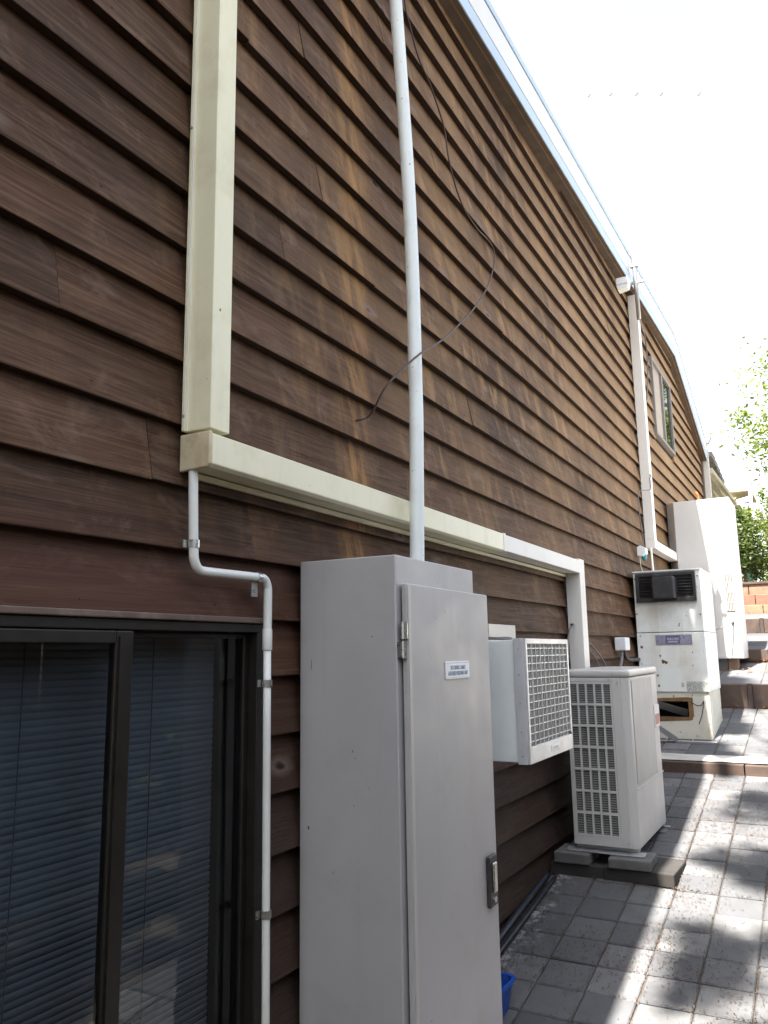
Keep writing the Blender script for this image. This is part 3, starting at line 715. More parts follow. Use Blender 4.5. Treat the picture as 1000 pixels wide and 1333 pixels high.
# ------------------------------------------------------------------ steel cabinet
cz = gz(2.4)
cab = thing('control_cabinet', (.18, 2.4, cz), 'tall beige steel control cabinet with hinged door and small white sign', 'cabinet')
q = MB(); q.box(.012, .352, 2.078, 2.672, -1.52, .289); q.build('body', 'cab', cab, bevel=.004)
q = MB(); q.box(.358, .378, 2.100, 2.738, -1.45, .204); door = q.build('door', 'cab', cab, bevel=.004)
q = MB(); q.box(.352, .358, 2.112, 2.66, -1.44, .192); q.build('door_seal', 'blackplastic', cab)
q = MB(); q.box(.3785, .381, 2.1005, 2.118, -1.44, .198); q.build('door_edge', 'cab_edge', door)
for zc in (.038, -1.12):
    q = MB(); q.tube([(.367, 2.091, zc+.003), (.367, 2.091, zc+.052)], .0085, 10); q.tube([(.367, 2.091, zc-.052), (.367, 2.091, zc-.003)], .0085, 10)
    q.box(.3525, .366, 2.0795, 2.098, zc-.05, zc-.004); q.box(.366, .3795, 2.091, 2.1005, zc+.004, zc+.05); q.build('hinge', 'steel', door)
q = MB(); q.box(.3782, .3815, 2.352, 2.543, -.084, -.028); sg = q.build('sign', 'sign', cab, bevel=.0012)
text('LIFT CONTROL CABINET', 'lettering', (.3818, 2.4475, -.0475), .02, 'x', 'signink', sg, width=.118, height=.0135)
text('AUTHORISED PERSONNEL ONLY', 'lettering', (.3818, 2.4475, -.0655), .02, 'x', 'signink', sg, width=.158, height=.0135)
q = MB(); q.box(.3815, .3819, 2.356, 2.539, -.0335, -.0325); q.box(.3815, .3819, 2.356, 2.539, -.0795, -.0785); q.build('border_line', 'signink', sg)
q = MB(); q.box(.378, .392, 2.632, 2.706, -.835, -.672); lt = q.build('latch', 'blackplastic', cab, bevel=.008, segs=3)
q = MB(); q.box(.392, .400, 2.654, 2.684, -.790, -.695); q.build('latch_handle', 'steel', lt, bevel=.006, segs=3)
q = MB(); q.tube([(.392, 2.669, -.812), (.397, 2.669, -.812)], .010, 12); q.build('key_lock', 'steel', lt)
for x_, z_, l_, w_ in ((.055, -.03, .028, .0022), (.045, -.505, .010, .005), (.20, -.28, .006, .003), (.27, .05, .004, .004)):
    q = MB(); q.v = [(x_-w_/2, 2.0770, z_-l_/2), (x_+w_/2, 2.0770, z_-l_/2), (x_+w_*.4, 2.0770, z_+l_/2), (x_-w_*.4, 2.0770, z_+l_/2)]; q.f = [(0,1,2,3)]; q.build('scratch', 'post', cab)
# blue tub beside it
tub = thing('plastic_tub', (.17, 3.16, gz(3.16)), 'blue plastic tub on the pavers behind the steel cabinet', 'tub')
zb = gz(3.12)
q = MB(); r0 = rrect(.03, .230, 3.02, 3.20, .03); r1 = rrect(.015, .250, 3.0, 3.22, .035); ri = rrect(.021, .244, 3.006, 3.214, .032); rj = rrect(.036, .224, 3.026, 3.194, .028)
k = len(r0); n = 0
for ring, z in ((r0, zb+.004), (r1, zb+.118), (ri, zb+.118), (rj, zb+.012)): q.v += [(x, y, z) for x, y in ring]
q.f.append(tuple(range(k-1, -1, -1))); q.f.append(tuple(range(3*k, 4*k)))
for a in range(3):
    for i in range(k): j = (i+1) % k; q.f.append((a*k+i, a*k+j, (a+1)*k+j, (a+1)*k+i))
q.build('basin', 'blue', tub, smooth=False)
q = MB(); ro = rrect(.008, .257, 2.993, 3.227, .04); n = len(ro)
for ring, z in ((r1, zb+.108), (ro, zb+.108), (ro, zb+.119), (r1, zb+.1185)): q.v += [(x, y, z) for x, y in ring]
for a in range(3):
    for i in range(n): j = (i+1) % n; q.f.append((a*n+i, a*n+j, (a+1)*n+j, (a+1)*n+i))
q.build('rim', 'blue', tub)
# poly pipes along the foot of the wall
for i, (x, dz, r, lab) in enumerate(((.032, .030, .016, 'thicker black poly pipe lying along the foot of the wall'), (.062, .014, .010, 'thinner dark poly pipe on the pavers beside the thicker one'))):
    q = MB(); pts = [(x + .006*math.sin(y*3+i), y, gz(y)+dz) for y in [2.75+.2*j for j in range(9)]]
    q.tube(smooth_path(pts, 3), r, 10); tag(q.build('poly_pipe', 'poly', smooth=True), lab, 'pipe', 'poly pipes along the wall')

# ------------------------------------------------------------------ window air conditioner
wa = thing('window_air_conditioner', (.2, 3.36, -.42), 'pale mint boxy air conditioner jutting from the wall beside the cabinet', 'air conditioner')
q = MB(); q.box(.0, .392, 3.075, 3.655, -.425, .046); q.build('case', 'mint', wa, bevel=.004)
q = MB(); q.box(.392, .402, 3.070, 3.088, -.430, .051); q.box(.392, .402, 3.640, 3.660, -.430, .051); q.box(.392, .402, 3.088, 3.640, .030, .051); q.box(.392, .402, 3.088, 3.640, -.430, -.366)
q.box(.352, .392, 3.066, 3.0745, -.431, .052); q.build('front_frame', 'anod', wa, bevel=.0015)
q = MB(); q.box(.3925, .394, 3.088, 3.640, -.366, .030); q.build('coil', 'ac_fin', wa)
q = MB()
for i in range(26): y = 3.098 + i*.0213; q.box(.394, .3965, y, y+.006, -.364, .028)
q.build('coil_fins', 'ac_fin', wa)
q = MB()
for i in range(9): y = 3.088 + (i+1)*.0552; q.box(.3995, .4015, y-.0011, y+.0011, -.366, .030)
for i in range(13): z = -.366 + (i+.6)*.0300; q.box(.3975, .3995, 3.088, 3.640, z-.0016, z+.0016)
q.build('wire_grille', 'anod', wa)
q = MB(); q.box(.402, .404, 3.335, 3.455, -.408, -.385); npl = q.build('name_plate', 'sign', wa, bevel=.001)
q = MB(); q.box(.404, .4043, 3.352, 3.44, -.400, -.3975); q.box(.404, .4043, 3.365, 3.43, -.395, -.393); q.build('plate_print', 'signink', npl)
for z in (-.40, -.31, -.20, -.09, .01):
    q = MB(); q.tube([(.372, 3.0662, z), (.372, 3.0635, z)], .0035, 8); q.build('screw', 'zinc', wa)
q = MB(); q.tube([(.398, 3.640, -.362),(.403, 3.640,-.362)], .006, 8); q.build('corner_screw', 'blackplastic', wa)
q = MB(); q.tube(smooth_path([(.02,3.9,.06),(.08,3.62,.062),(.2,3.4,.060),(.26,3.3,.054),(.22,3.2,.056),(.10,3.3,.060),(.03,3.5,.075),(.01,3.7,.10)], 6), .006, 7)
tag(q.build('power_lead', 'cable_grey', smooth=True), 'grey lead lying coiled on top of the mint air conditioner', 'cable')
q = MB(); q.box(.0, .02, 3.66, 4.04, .05, .135); tag(q.build('cover_plate', 'cab_edge', bevel=.003), 'small flat grey plate fixed to the wall behind the mint air conditioner', 'plate')

# ------------------------------------------------------------------ slabs and split system condenser
def slab(name, x0, x1, y0, y1, z0, z1, m, label, rz=0):
    q = MB(); q.box(x0, x1, y0, y1, z0, z1, rot=(0, 0, rz)); return tag(q.build(name, m, bevel=.006), label, 'slab', 'concrete slabs under the grille condenser')
slab('concrete_slab', .02, .305, 4.44, 4.80, -1.185, -1.118, 'slab_dark', 'dark flat slab nearest the wall under the grille condenser')
slab('concrete_slab', .308, .665, 4.425, 4.75, -1.180, -1.113, 'slab_dark', 'dark flat slab sticking out furthest from under the grille condenser', -.03)
slab('concrete_block', .045, .235, 4.425, 4.64, -1.117, -1.062, 'slab', 'grey block on the dark slab, nearest the wall under the condenser')
slab('concrete_block', .335, .548, 4.405, 4.62, -1.112, -1.062, 'slab', 'grey block on the dark slab under the outer front foot of the condenser', .03)
slab('concrete_block', .10, .50, 5.16, 5.38, -1.10, -1.062, 'slab', 'grey block half hidden under the rear foot of the condenser')

ac = thing('split_condenser', (.30, 4.92, -1.06), 'ivory split system condenser with slotted side grille standing on slabs', 'air conditioner')
q = MB(); pl_ = rrect(.135, .479, 4.52, 5.34, .035, 5); q.prism(pl_, -1.035, -.150, 'z'); q.build('body', 'ac_white', ac, bevel=.003)
q = MB(); q.prism(rrect(.128, .485, 4.513, 5.347, .04, 6), -.147, -.105, 'z'); q.build('top_cover', 'ac_white', ac, bevel=.016, segs=4)
q = MB(); q.box(.152, .388, 4.5185, 4.5198, -.985, -.172); q.build('coil', 'ac_dark', ac)
q = MB()
for i in range(66): z = -.982 + i*.0123; q.box(.152, .388, 4.5145, 4.5184, z, z+.004)
q.build('coil_fins', 'ac_fin', ac)
q = MB(); gx0, gx1, gz0, gz1 = .150, .390, -.985, -.172; cw = (gx1-gx0-.010)/5; ch = (gz1-gz0-.012)/7
for i in range(6): x = gx0 + i*cw; q.box(x, x+.010, 4.504, 4.5144, gz0, gz1)
for i in range(8): z = gz0 + i*ch; q.box(gx0, gx1+.0, 4.505, 4.5142, z, z+.012)
q.build('side_grille', 'ac_white', ac)
q = MB(); q.box(.138, .1495, 4.506, 4.5195, -1.03, -.150); q.box(.3905, .436, 4.506, 4.5195, -1.03, -.150); q.box(.1495, .3905, 4.506, 4.5195, -1.03, -.9855); q.box(.1495, .3905, 4.506, 4.5195, -.1715, -.150); q.build('side_panel', 'ac_white', ac, bevel=.002)
q = MB(); q.box(.479, .484, 4.575, 5.125, -.715, -.165); q.build('front_panel', 'ac_panel', ac, bevel=.003)
q = MB(); q.box(.479, .4815, 4.56, 5.335, -.742, -.735); q.box(.479, .4815, 5.140, 5.143, -.73, -.16); q.box(.479,.4822,4.56,5.13,-.160,-.156); q.build('panel_rib', 'ac_white', ac)
q = MB(); q.box(.4791, .4835, 5.165, 5.320, -.465, -.335); bd = q.build('badge', 'anod', ac, bevel=.002)
q = MB(); q.box(.4836, .4850, 5.18, 5.30, -.45, -.39); q.build('badge_mark', 'red', bd)
for x, y, z in ((.375, 4.5055, -.160), (.420, 4.5055, -.178), (.425, 4.5055, -1.005), (.395, 4.512, -.128)):
    q = MB(); q.tube([(x, y, z), (x, y-.004, z)], .0045, 8); q.build('screw', 'zinc', ac)
q = MB(); q.prism([(.09, 4.56), (.10, 4.47), (.49, 4.462), (.512, 4.478), (.505, 4.56)], -1.060, -1.054, 'z'); q.box(.14, .47, 4.54, 4.60, -1.054, -1.036); q.build('foot_rail', 'zinc', ac, bevel=.002)
q = MB(); q.prism([(.10, 5.28), (.505, 5.28), (.52, 5.36), (.50, 5.40), (.10, 5.40)], -1.060, -1.054, 'z'); q.box(.14, .47, 5.28, 5.33, -1.054, -1.036); q.build('foot_rail', 'anod', ac, bevel=.002)
q = MB(); q.tube(smooth_path([(.03,5.43,.024),(.034,5.456,.05),(.04,5.6,.0),(.05,5.762,-.08),(.08,5.78,-.2)], 5), .005, 6); q.tube(smooth_path([(.03,5.40,-.0),(.036,5.45,.0),(.05,5.57,-.07),(.09,5.6,-.2)], 5), .005, 6)
tag(q.build('control_cables', 'cable_grey', smooth=True), 'two thin dark cables dropping behind the ivory condenser', 'cable')
q = MB(); q.tube(smooth_path([(.02,5.10,.165),(.05,5.05,.16),(.05,4.955,.125),(.05,4.90,.05),(.06,4.85,-.05)], 5), .007, 7)
tag(q.build('refrigerant_line', 'cable_grey', smooth=True), 'short grey line bending beside the trunking drop above the mint air conditioner', 'cable')
ib = thing('isolator_box', (.05, 6.5, .0), 'small white isolator box on the wall behind the ivory condenser', 'switch box')
q = MB(); q.box(.0, .085, 6.35, 6.50, -.005, .095, rot=(0, .0, .0)); q.build('box', 'sign', ib, bevel=.008, segs=3)
q = MB(); q.tube(smooth_path([(.05,6.42,-.0),(.06,6.42,-.05),(.06,6.55,-.075),(.045,6.85,-.08),(.018,7.2,-.08)], 5), .014, 8); q.build('flexible_conduit', 'blackplastic', ib, smooth=True)
q = MB(); q.tube(smooth_path([(.045,6.38,-.0),(.05,6.34,-.06),(.05,6.25,-.16),(.08,6.1,-.3)], 5), .011, 8); q.build('flexible_conduit', 'cable_grey', ib, smooth=True)

# ------------------------------------------------------------------ heater
hz = gz(7.1)
ht = thing('ducted_heater', (.29, 7.5, hz), 'old cream enamel gas heater with black flue louvre and rusted base', 'heater')
q = MB(); q.box(.022, .565, 7.10, 7.86, .142, .650); q.build('upper_case', 'heater', ht, bevel=.005)
q = MB(); q.box(.020, .567, 7.098, 7.862, -.350, .137); q.build('lower_case', 'heater', ht, bevel=.005)
q = MB(); q.box(.026, .561, 7.104, 7.856, .136, .143); q.build('case_seam', 'darkrust', ht)
q = MB(); q.prism([(.02,.651),(.567,.651),(.575,.657),(.575,.664),(.02,.664)], 7.09, 7.87, 'y'); q.build('lid', 'heater', ht, bevel=.002)
# base with a torn open hole
q = MB(); bx0, bx1, hx0, hx1, hz0, hz1 = .034, .560, .10, .395, -.553, -.425
q.box(bx0, hx0, 7.11, 7.125, -.735, -.351); q.box(hx1, bx1, 7.11, 7.125, -.735, -.351); q.box(hx0, hx1, 7.11, 7.125, -.735, hz0); q.box(hx0, hx1, 7.11, 7.125, hz1, -.351)
q.box(.545, .560, 7.1255, 7.85, -.735, -.351); q.box(.034, .545, 7.835, 7.85, -.735, -.351); q.box(.034, .049, 7.1255, 7.835, -.735, -.351); q.build('base', 'heater_base', ht)
q = MB(); q.box(.052, .542, 7.45, 7.46, -.73, -.355); q.box(.052, .542, 7.13, 7.45, -.62, -.61); q.build('burner_box', 'darkrust', ht)
q = MB()
edge = rrect(hx0-.012, hx1+.030, hz0-.03, hz1+.035, .03, 4); rr_ = random.Random(5)
eo = [(x + rr_.uniform(-.006,.012), z + rr_.uniform(-.016,.008)) for x, z in edge]; ei = rrect(hx0+.001, hx1-.001, hz0+.001, hz1-.001, .004, 4)
n = len(eo)
for x, z in eo: q.v.append((x, 7.1090, z))
for x, z in ei: q.v.append((x, 7.1080, z))
for i in range(n): j = (i+1) % n; q.f.append((i, j, n+j, n+i))
q.build('rust_edge', 'rust', ht)
q = MB(); q.box(.13, .38, 7.17, 7.174, -.53, -.45, rot=(.7, .30, .12)); q.build('torn_flap', 'zinc', ht)
# flue terminal
q = MB(); q.box(.045, .53, 7.065, 7.0985, .612, .642); q.box(.045, .53, 7.065, 7.0985, .395, .430); q.box(.045, .075, 7.065, 7.0985, .430, .612); q.box(.505, .53, 7.065, 7.0985, .430, .612)
fl = q.build('flue_terminal', 'blackplastic', ht, bevel=.003)
q = MB(); q.box(.075, .505, 7.092, 7.0985, .430, .612); q.build('back_plate', 'post', fl)
for i in range(7):
    for xa, xb in ((.076, .185), (.382, .504)):
        q = MB(); z = .440 + i*.0245; q.box(xa, xb, 7.068, 7.090, z, z+.004, rot=(.5, 0, 0)); q.build('louvre', 'blackplastic', fl)
q = MB(); q.prism([(.178, 7.092), (.186, 7.0), (.20, 6.985), (.362, 6.985), (.378, 7.0), (.385, 7.092)], .420, .600, 'z'); q.build('flue_cowl', 'blackplastic', fl, bevel=.006)
q = MB(); q.box(.20, .36, 7.0, 7.06, .6005, .625); q.build('cowl_cap', 'blackplastic', fl, bevel=.004)
q = MB(); q.box(.175, .465, 7.093, 7.0978, .036, .118); lp = q.build('label_plate', 'plate', ht, bevel=.001)
q = MB(); q.box(.255, .370, 7.0915, 7.0929, .045, .112); q.build('label_panel', 'plate_dark', lp)
text('VULCAN', 'lettering', (.3125, 7.0912, .085), .03, 'y', 'sign', lp, width=.092, height=.018)
q = MB(); q.box(.272, .352, 7.0910, 7.0914, .064, .067); q.box(.272, .352, 7.0910, 7.0914, .056, .059); q.build('small_print', 'sign', lp)
q = MB(); q.box(.395, .558, 7.0935, 7.0975, -.345, -.265); q.build('rating_sticker', 'putty', ht)
q = MB(); q.box(.355, .375, 7.0955, 7.0978, -.31, -.275); q.build('small_sticker', 'putty', ht)
for x, z in ((.035, .60), (.545, .60), (.035, .30), (.545, .28)):
    q = MB(); q.tube([(x, 7.0985, z), (x, 7.094, z)], .006, 8); q.build('screw', 'post', ht)
for x, z, s in ((.22, -.10, .02), (.20, -.055, .01), (.055, .02, .012), (.17, -.215, .012), (.175, -.30, .010), (.46, -.03, .006), (.245, -.108, .013)):
    q = MB(); k = 8; q.v = [(x + s*(.5+.7*rr_.random())*math.cos(2*math.pi*i/k), 7.0972, z + s*(.6+.9*rr_.random())*math.sin(2*math.pi*i/k)) for i in range(k)]; q.f = [tuple(range(k))]
    q.build('rust_spot', 'rust', ht)
q = MB(); q.tube(smooth_path([(.42,7.10,-.43),(.46,7.085,-.455),(.50,7.07,-.45),(.52,7.06,-.42),(.50,7.065,-.52),(.47,7.07,-.60)], 5), .004, 6)
tag(q.build('loose_wire', 'poly', smooth=True), 'thin dark wire poking out beside the rusted hole of the heater base', 'wire')
q = MB(); q.box(.0, .60, 7.02, 7.90, -.80, -.733); q.v = [(x, y, z + (.135*(y-7.02) if z < -.75 else 0)) for x, y, z in q.v]; tag(q.build('heater_pad', 'concrete', bevel=.008), 'pale concrete pad under the old cream heater', 'slab')
q = MB(); c0 = Vector((.18, 6.985, -.63)); q.box(-.12, .12, -.018, .018, -.002, .002); q.box(-.12, .12, -.020, -.016, -.002, .03); q.box(-.12, .12, .016, .020, -.002, .03)
mr = Matrix.Translation((.20, 6.96, -.665)) @ Euler((.25, .62, .25)).to_matrix().to_4x4(); q.v = [tuple(mr @ Vector(p)) for p in q.v]
tag(q.build('metal_channel', 'zinc'), 'short grey metal channel leaning against the heater base', 'bracket')

# ------------------------------------------------------------------ steps
def sleeper(x0, x1, y, z0, z1, label, m='sleeper', d=.07):
    q = MB(); q.box(x0, x1, y-d, y, z0, z1); return tag(q.build('timber_sleeper', m, bevel=.006), label, 'sleeper', 'sleepers edging the garden steps')
q = MB()
n = 24
for i in range(n+1):
    x = 0.0 + 1.72*i/n; e = .03*noise.noise(Vector((x*3, 1, 0)))
    q.v += [(x, 6.455, -.815), (x, 6.452, -.895), (x, 6.64+e, -.80+.008)]
for i in range(n): a = i*3; q.f += [(a, a+3, a+5, a+2)]
q.v = [(x, y, z + .004) for x, y, z in q.v]
tag(q.build('mortar_strip', 'concrete', flip=False), kind='structure')
sleeper(.0, .838, 6.462, -1.0, -.818, 'low brown timber sleeper edging the first step, on the wall side')
sleeper(.846, 1.72, 6.460, -1.0, -.820, 'low brown timber sleeper edging the first step, on the sunny side')
sleeper(.0, .742, 8.43, -.62, -.338, 'brown timber sleeper of the second step, left of the dark steel post')
sleeper(.786, 1.72, 8.43, -.62, -.338, 'brown timber sleeper of the second step, right of the dark steel post')
q = MB(); q.box(.744, .784, 8.345, 8.43, -.62, -.330); tag(q.build('steel_post', 'post', bevel=.003), 'dark steel post holding the second step sleepers', 'post', 'steel posts in the steps')
sleeper(.0, .86, 9.90, -.22, -.022, 'brown sleeper of the third step beside the far beige cabinet')
sleeper(.866, 1.72, 9.90, -.22, -.022, 'reddish sleeper of the third step, furthest from the house wall', 'brick_orange')
sleeper(.0, .70, 11.50, .10, .37, 'brown sleeper of the fourth step, left of its post')
sleeper(.748, 1.72, 11.50, .10, .37, 'brown sleeper of the fourth step, right of its post')
q = MB(); q.box(.702, .746, 11.41, 11.50, .10, .378); tag(q.build('steel_post', 'post', bevel=.003), 'dark steel post holding the fourth step sleepers', 'post', 'steel posts in the steps')
def brick_course(name, label, y, z0, z1, m, L=.23, off=0.0, d=.11):
    t = thing(name, (.9, y, z0), label, 'brick edging')
    x = .0 + off - L
    while x < 1.75:
        a = max(.0, x+.004); b = min(1.76, x + L - .006)
        if b - a > .03:
            q = MB(); q.box(a, b, y + rr_.uniform(-.006,.006), y+d, z0, z1 + rr_.uniform(-.004,.003)); q.build('brick', m, t, bevel=.004, segs=1)
        x += L
    return t
brick_course('brick_step', 'lowest course of orange bricks at the top of the garden path', 12.40, .44, .59, 'brick_orange', .30, .1)
brick_course('brick_step', 'middle course of red bricks at the top of the garden path', 12.75, .60, .755, 'brick_red', .18, .05)
brick_course('brick_step', 'upper course of dull brown bricks below the garden bed', 12.90, .76, .915, 'brick_brown', .30, .2)
q = MB(); q.box(-.0, 1.76, 12.88, 13.05, .918, .955); tag(q.build('garden_edge_board', 'sleeper', bevel=.005), 'dark timber board capping the brick edge of the garden bed', 'board')

# ------------------------------------------------------------------ far beige cabinet
fz = gz(9.2)
fc = thing('equipment_cabinet', (.35, 9.5, fz), 'large pale beige cabinet with chamfered corner beyond the heater', 'cabinet')
q = MB(); q.prism([(.0, 9.315), (.088, 9.20), (.662, 9.20), (.662, 9.88), (.0, 9.88)], -.110, 1.605, 'z'); q.build('body', 'farcab', fc, bevel=.004)
for a, b in ((.092, .428), (.431, .528), (.531, .658)):
    q = MB(); q.box(a, b, 9.193, 9.1995, -.10, 1.598); q.build('door_panel', 'farcab', fc, bevel=.0015)
q = MB(); q.box(.545, .630, 9.188, 9.1925, .38, .772); vt = q.build('vent', 'post', fc)
for i in range(6):
    q = MB(); x = .550 + i*.0145; q.box(x, x+.005, 9.182, 9.1878, .385, .768); q.build('vent_bar', 'cab_edge', vt)
for z in (.47, .575, .68):
    q = MB(); q.box(.546, .629, 9.180, 9.1818, z, z+.012); q.build('cross_bar', 'cab_edge', vt)
q = MB(); q.box(.585, .625, 9.1868, 9.1879, .585, .675); q.build('vent_patch', 'sign', vt)
q = MB(); q.tube([(.592, 9.193, .262), (.592, 9.180, .262)], .016, 12); q.build('cable_gland', 'blackplastic', fc)
q = MB(); q.tube(smooth_path([(.592,9.18,.262),(.57,9.12,.252),(.50,9.0,.215),(.40,8.85,.17),(.30,8.7,.15)], 5), .007, 7); tag(q.build('supply_cable', 'cable_grey', smooth=True), 'grey cable running from the large beige cabinet behind the heater', 'cable')
for x0, x1, m, lab in ((.34, .50, 'slab', 'grey block under the large beige cabinet'), (.505, .60, 'brick_brown', 'brown brick under the outer corner of the large beige cabinet')):
    q = MB(); q.box(x0, x1, 9.26, 9.46, gz(9.26)-.03, -.1115); tag(q.build('support_block', m, bevel=.005), lab, 'block')
q = MB(); q.tube(smooth_path([(.352,9.27,1.606),(.350,9.265,1.64),(.342,9.26,1.675),(.332,9.262,1.695),(.324,9.265,1.70)], 4), [.010]*8+[.013]*4+[.014]*3+[.011]*2, 10)
tag(q.build('orange_cap', 'orange', smooth=True), 'small bent orange plastic piece standing on top of the large beige cabinet', 'cap')
# far trunking
ft = thing('cable_trunking', (.05, 7.96, .95), 'tall white trunking down the far wall ending in a short level piece', 'trunking')
q = MB(); q.box(.0, .088, 7.90, 8.02, 1.045, 3.545); q.build('cover', 'white_trunk', ft, bevel=.003)
q = MB(); q.box(-.0, .091, 7.897, 8.05, .955, 1.043); q.build('elbow', 'white_trunk', ft, bevel=.003)
q = MB(); q.box(.0, .088, 8.052, 9.25, .950, 1.040); q.build('cover', 'white_trunk', ft, bevel=.003)
q = MB(); q.box(.04, .15, 7.17, 7.28, 3.35, 3.415); q.prism([(.05, 3.30), (.14, 3.315), (.15, 3.35), (.04, 3.35)], 7.175, 7.275, 'y')
tag(q.build('eave_light', 'sign', bevel=.004), 'small white light fitting under the eave above the far trunking', 'light')
sm = thing('service_mast', (.15, 7.6, 3.3), 'short galvanised pipe mast clamped to the eave', 'mast')
q = MB(); q.tube([(.150, 7.6, 3.15), (.142, 7.6, 3.70), (.135, 7.59, 3.80), (.128, 7.58, 3.83)], .021, 12); q.build('pipe', 'zinc', sm, smooth=True)
q = MB(); q.box(.105, .175, 7.575, 7.625, 3.69, 3.715); q.build('clamp', 'zinc', sm)
q = MB(); q.box(.105, .215, 7.585, 7.615, 3.52, 3.54); q.build('clamp', 'zinc', sm)
q = MB(); q.tube(smooth_path([(.15,7.6,3.16),(.10,8.0,3.28),(.03,8.344,3.42),(.03,8.584,3.329),(.03,8.617,3.077),(.03,8.508,2.783),(.03,8.391,2.58),(.03,8.131,2.305),(.02,8.03,2.28)], 6), .007, 7)
tag(q.build('mast_cable', 'cable_grey', smooth=True), 'grey cable hanging in a loop from the pipe mast beside the upper window', 'cable')
q = MB(); q.tube(smooth_path([(.02,8.03,1.75),(.10,7.88,1.66),(.105,7.80,1.617),(.105,7.80,1.56),(.10,7.78,1.50),(.03,7.62,1.461),(.03,7.557,1.306),(.03,7.577,1.164),(.03,7.634,1.027),(.03,7.631,.918),(.03,7.60,.87)], 6), .005, 7)
tag(q.build('sensor_cable', 'cable_grey', smooth=True), 'thin cable crossing the far white trunking down to the small sensor', 'cable')
se = thing('wall_sensor', (.05, 7.5, .82), 'small white wall sensor with teal lens above the heater', 'sensor')
q = MB(); q.prism([(.01, .84), (.06, .83), (.085, .86), (.085, .905), (.04, .93), (.01, .92)], 7.42, 7.53, 'y'); q.build('hood', 'sign', se, bevel=.006)
q = MB(); q.tube([(.062, 7.47, .84), (.064, 7.46, .812), (.065, 7.455, .795)], [.024, .022, .014], 12); q.build('lens', 'teal', se, smooth=True)
q = MB(); q.tube(smooth_path([(.055,7.87,.955),(.055,7.87,.85),(.06,7.86,.70),(.06,7.84,.60)], 4), .011, 8); q.tube(smooth_path([(.03,7.44,.83),(.03,7.45,.74),(.05,7.5,.66)],4), .003, 6)
tag(q.build('white_conduit', 'pvc', smooth=True), 'thin white conduit running down behind the heater from the far trunking', 'pipe')

# ------------------------------------------------------------------ beyond the house
cp = thing('carport', (-.8, 14, 1), 'carport roof with grey shingles and slatted underside beyond the house', 'carport')
for i in range(5):
    q = MB(); y0 = 13.15 + i*.45; q.box(-.5, .14 - .012*i, y0, y0+.455, 3.0-.012*i, 3.075-.012*i, rot=(0, .12, 0)); q.build('shingle', 'shingle', cp)
for i in range(5):
    q = MB(); x = .06 - i*.13; q.box(x, x+.07, 13.12, 19.3, 2.78+.02*i, 2.86+.02*i, rot=(.028, 0, 0)); q.build('batten', 'batten', cp)
for y in (16.2, 19.1):
    q = MB(); q.box(-.02, .08, y, y+.1, .6, 2.78); q.build('post', 'white_wall', cp)
for i in range(8):
    q = MB(); z = 1.0 + i*.2; q.box(-1.4, -.25, 14.6, 14.63, z, z+.192); q.build('wall_board', 'white_wall', cp)
pg = thing('garden_pergola', (.1, 17.2, 1), 'pale post and beam pergola with a flat grey roof behind the carport', 'pergola')
q = MB(); q.box(-.06, .40, 17.0, 18.6, 3.06, 3.10); q.build('roof_sheet', 'batten', pg)
q = MB(); q.box(-.06, .0, 16.98, 17.04, .9, 3.06); q.build('post', 'white_wall', pg)
q = MB(); q.box(.36, .42, 16.98, 17.04, .9, 3.06); q.build('post', 'white_wall', pg)
q = MB(); q.box(-.04, .40, 16.99, 17.03, 2.80, 2.90, rot=(0, -.22, 0)); q.build('brace', 'white_wall', pg)
q = MB(); q.box(.02, .36, 18.3, 18.31, 1.0, 2.75); tag(q.build('shade_cloth', 'net'), 'pale green shade cloth hung behind the pergola posts', 'shade cloth')

def blob_plant(name, label, cat, centre, rad, n, size, m, seed, trunk=None, clumps=40, shell=.3, group=None):
    t = thing(name, (centre[0], centre[1], trunk[0][2] if trunk else centre[2]-rad[2]), label, cat, group)
    q = MB(); leaves(q, centre, rad, n, size, shell, seed, clumps); q.build('crown' if trunk else 'foliage', m, t, flip=False)
    if trunk:
        q = MB()
        for seg, r0, r1 in trunk_segments(trunk, centre, rad, seed): q.tube(seg, [r0 + (r1-r0)*i/(len(seg)-1) for i in range(len(seg))], 8)
        q.build('trunk', 'bark', t, smooth=True)
    return t
def trunk_segments(trunk, centre, rad, seed):
    r = random.Random(seed+99); out = [(smooth_path(trunk, 4), trunk_r, trunk_r*.45)]
    top = Vector(trunk[-1])
    for _ in range(26):
        e = Vector(centre) + Vector((r.uniform(-.8,.8)*rad[0], r.uniform(-.8,.8)*rad[1], r.uniform(-.5,.8)*rad[2]))
        mid = top.lerp(e, .5) + Vector((r.uniform(-.1,.1), r.uniform(-.1,.1), .12))*rad[2]*.6
        out.append((smooth_path([top, mid, e], 4), trunk_r*.24, trunk_r*.05))
    return out
trunk_r = .04
blob_plant('garden_shrub', 'dark green leafy shrub in the bed above the brick steps', 'shrub', (.40, 13.95, 1.55), (.26, .40, .62), 5200, .032, 'leaf_dark', 1, [(.40,13.95,.9),(.40,13.95,1.4)], 60)
trunk_r = .03
blob_plant('garden_shrub', 'bright yellow green shrub right of the dark one above the brick steps', 'shrub', (.84, 14.3, 1.75), (.30, .40, .85), 5200, .034, 'leaf_lit', 2, [(.8,14.3,.9),(.8,14.3,1.5)], 60)
blob_plant('garden_shrub', 'pale palm like shrub in front of the green shade cloth', 'shrub', (.44, 15.8, 2.25), (.22, .35, .32), 420, .06, 'leaf_lit', 3, [(.42,15.8,.9),(.42,15.8,2.2)], 30)
trunk_r = .12
blob_plant('garden_tree', 'tall bright leafed tree standing against the white sky beyond the garden', 'tree', (1.85, 19.0, 4.95), (1.75, 1.7, 1.85), 11000, .06, 'leaf_lit', 4, [(2.6,19,.9),(2.5,19,2.5),(2.2,19,3.9)], 95)
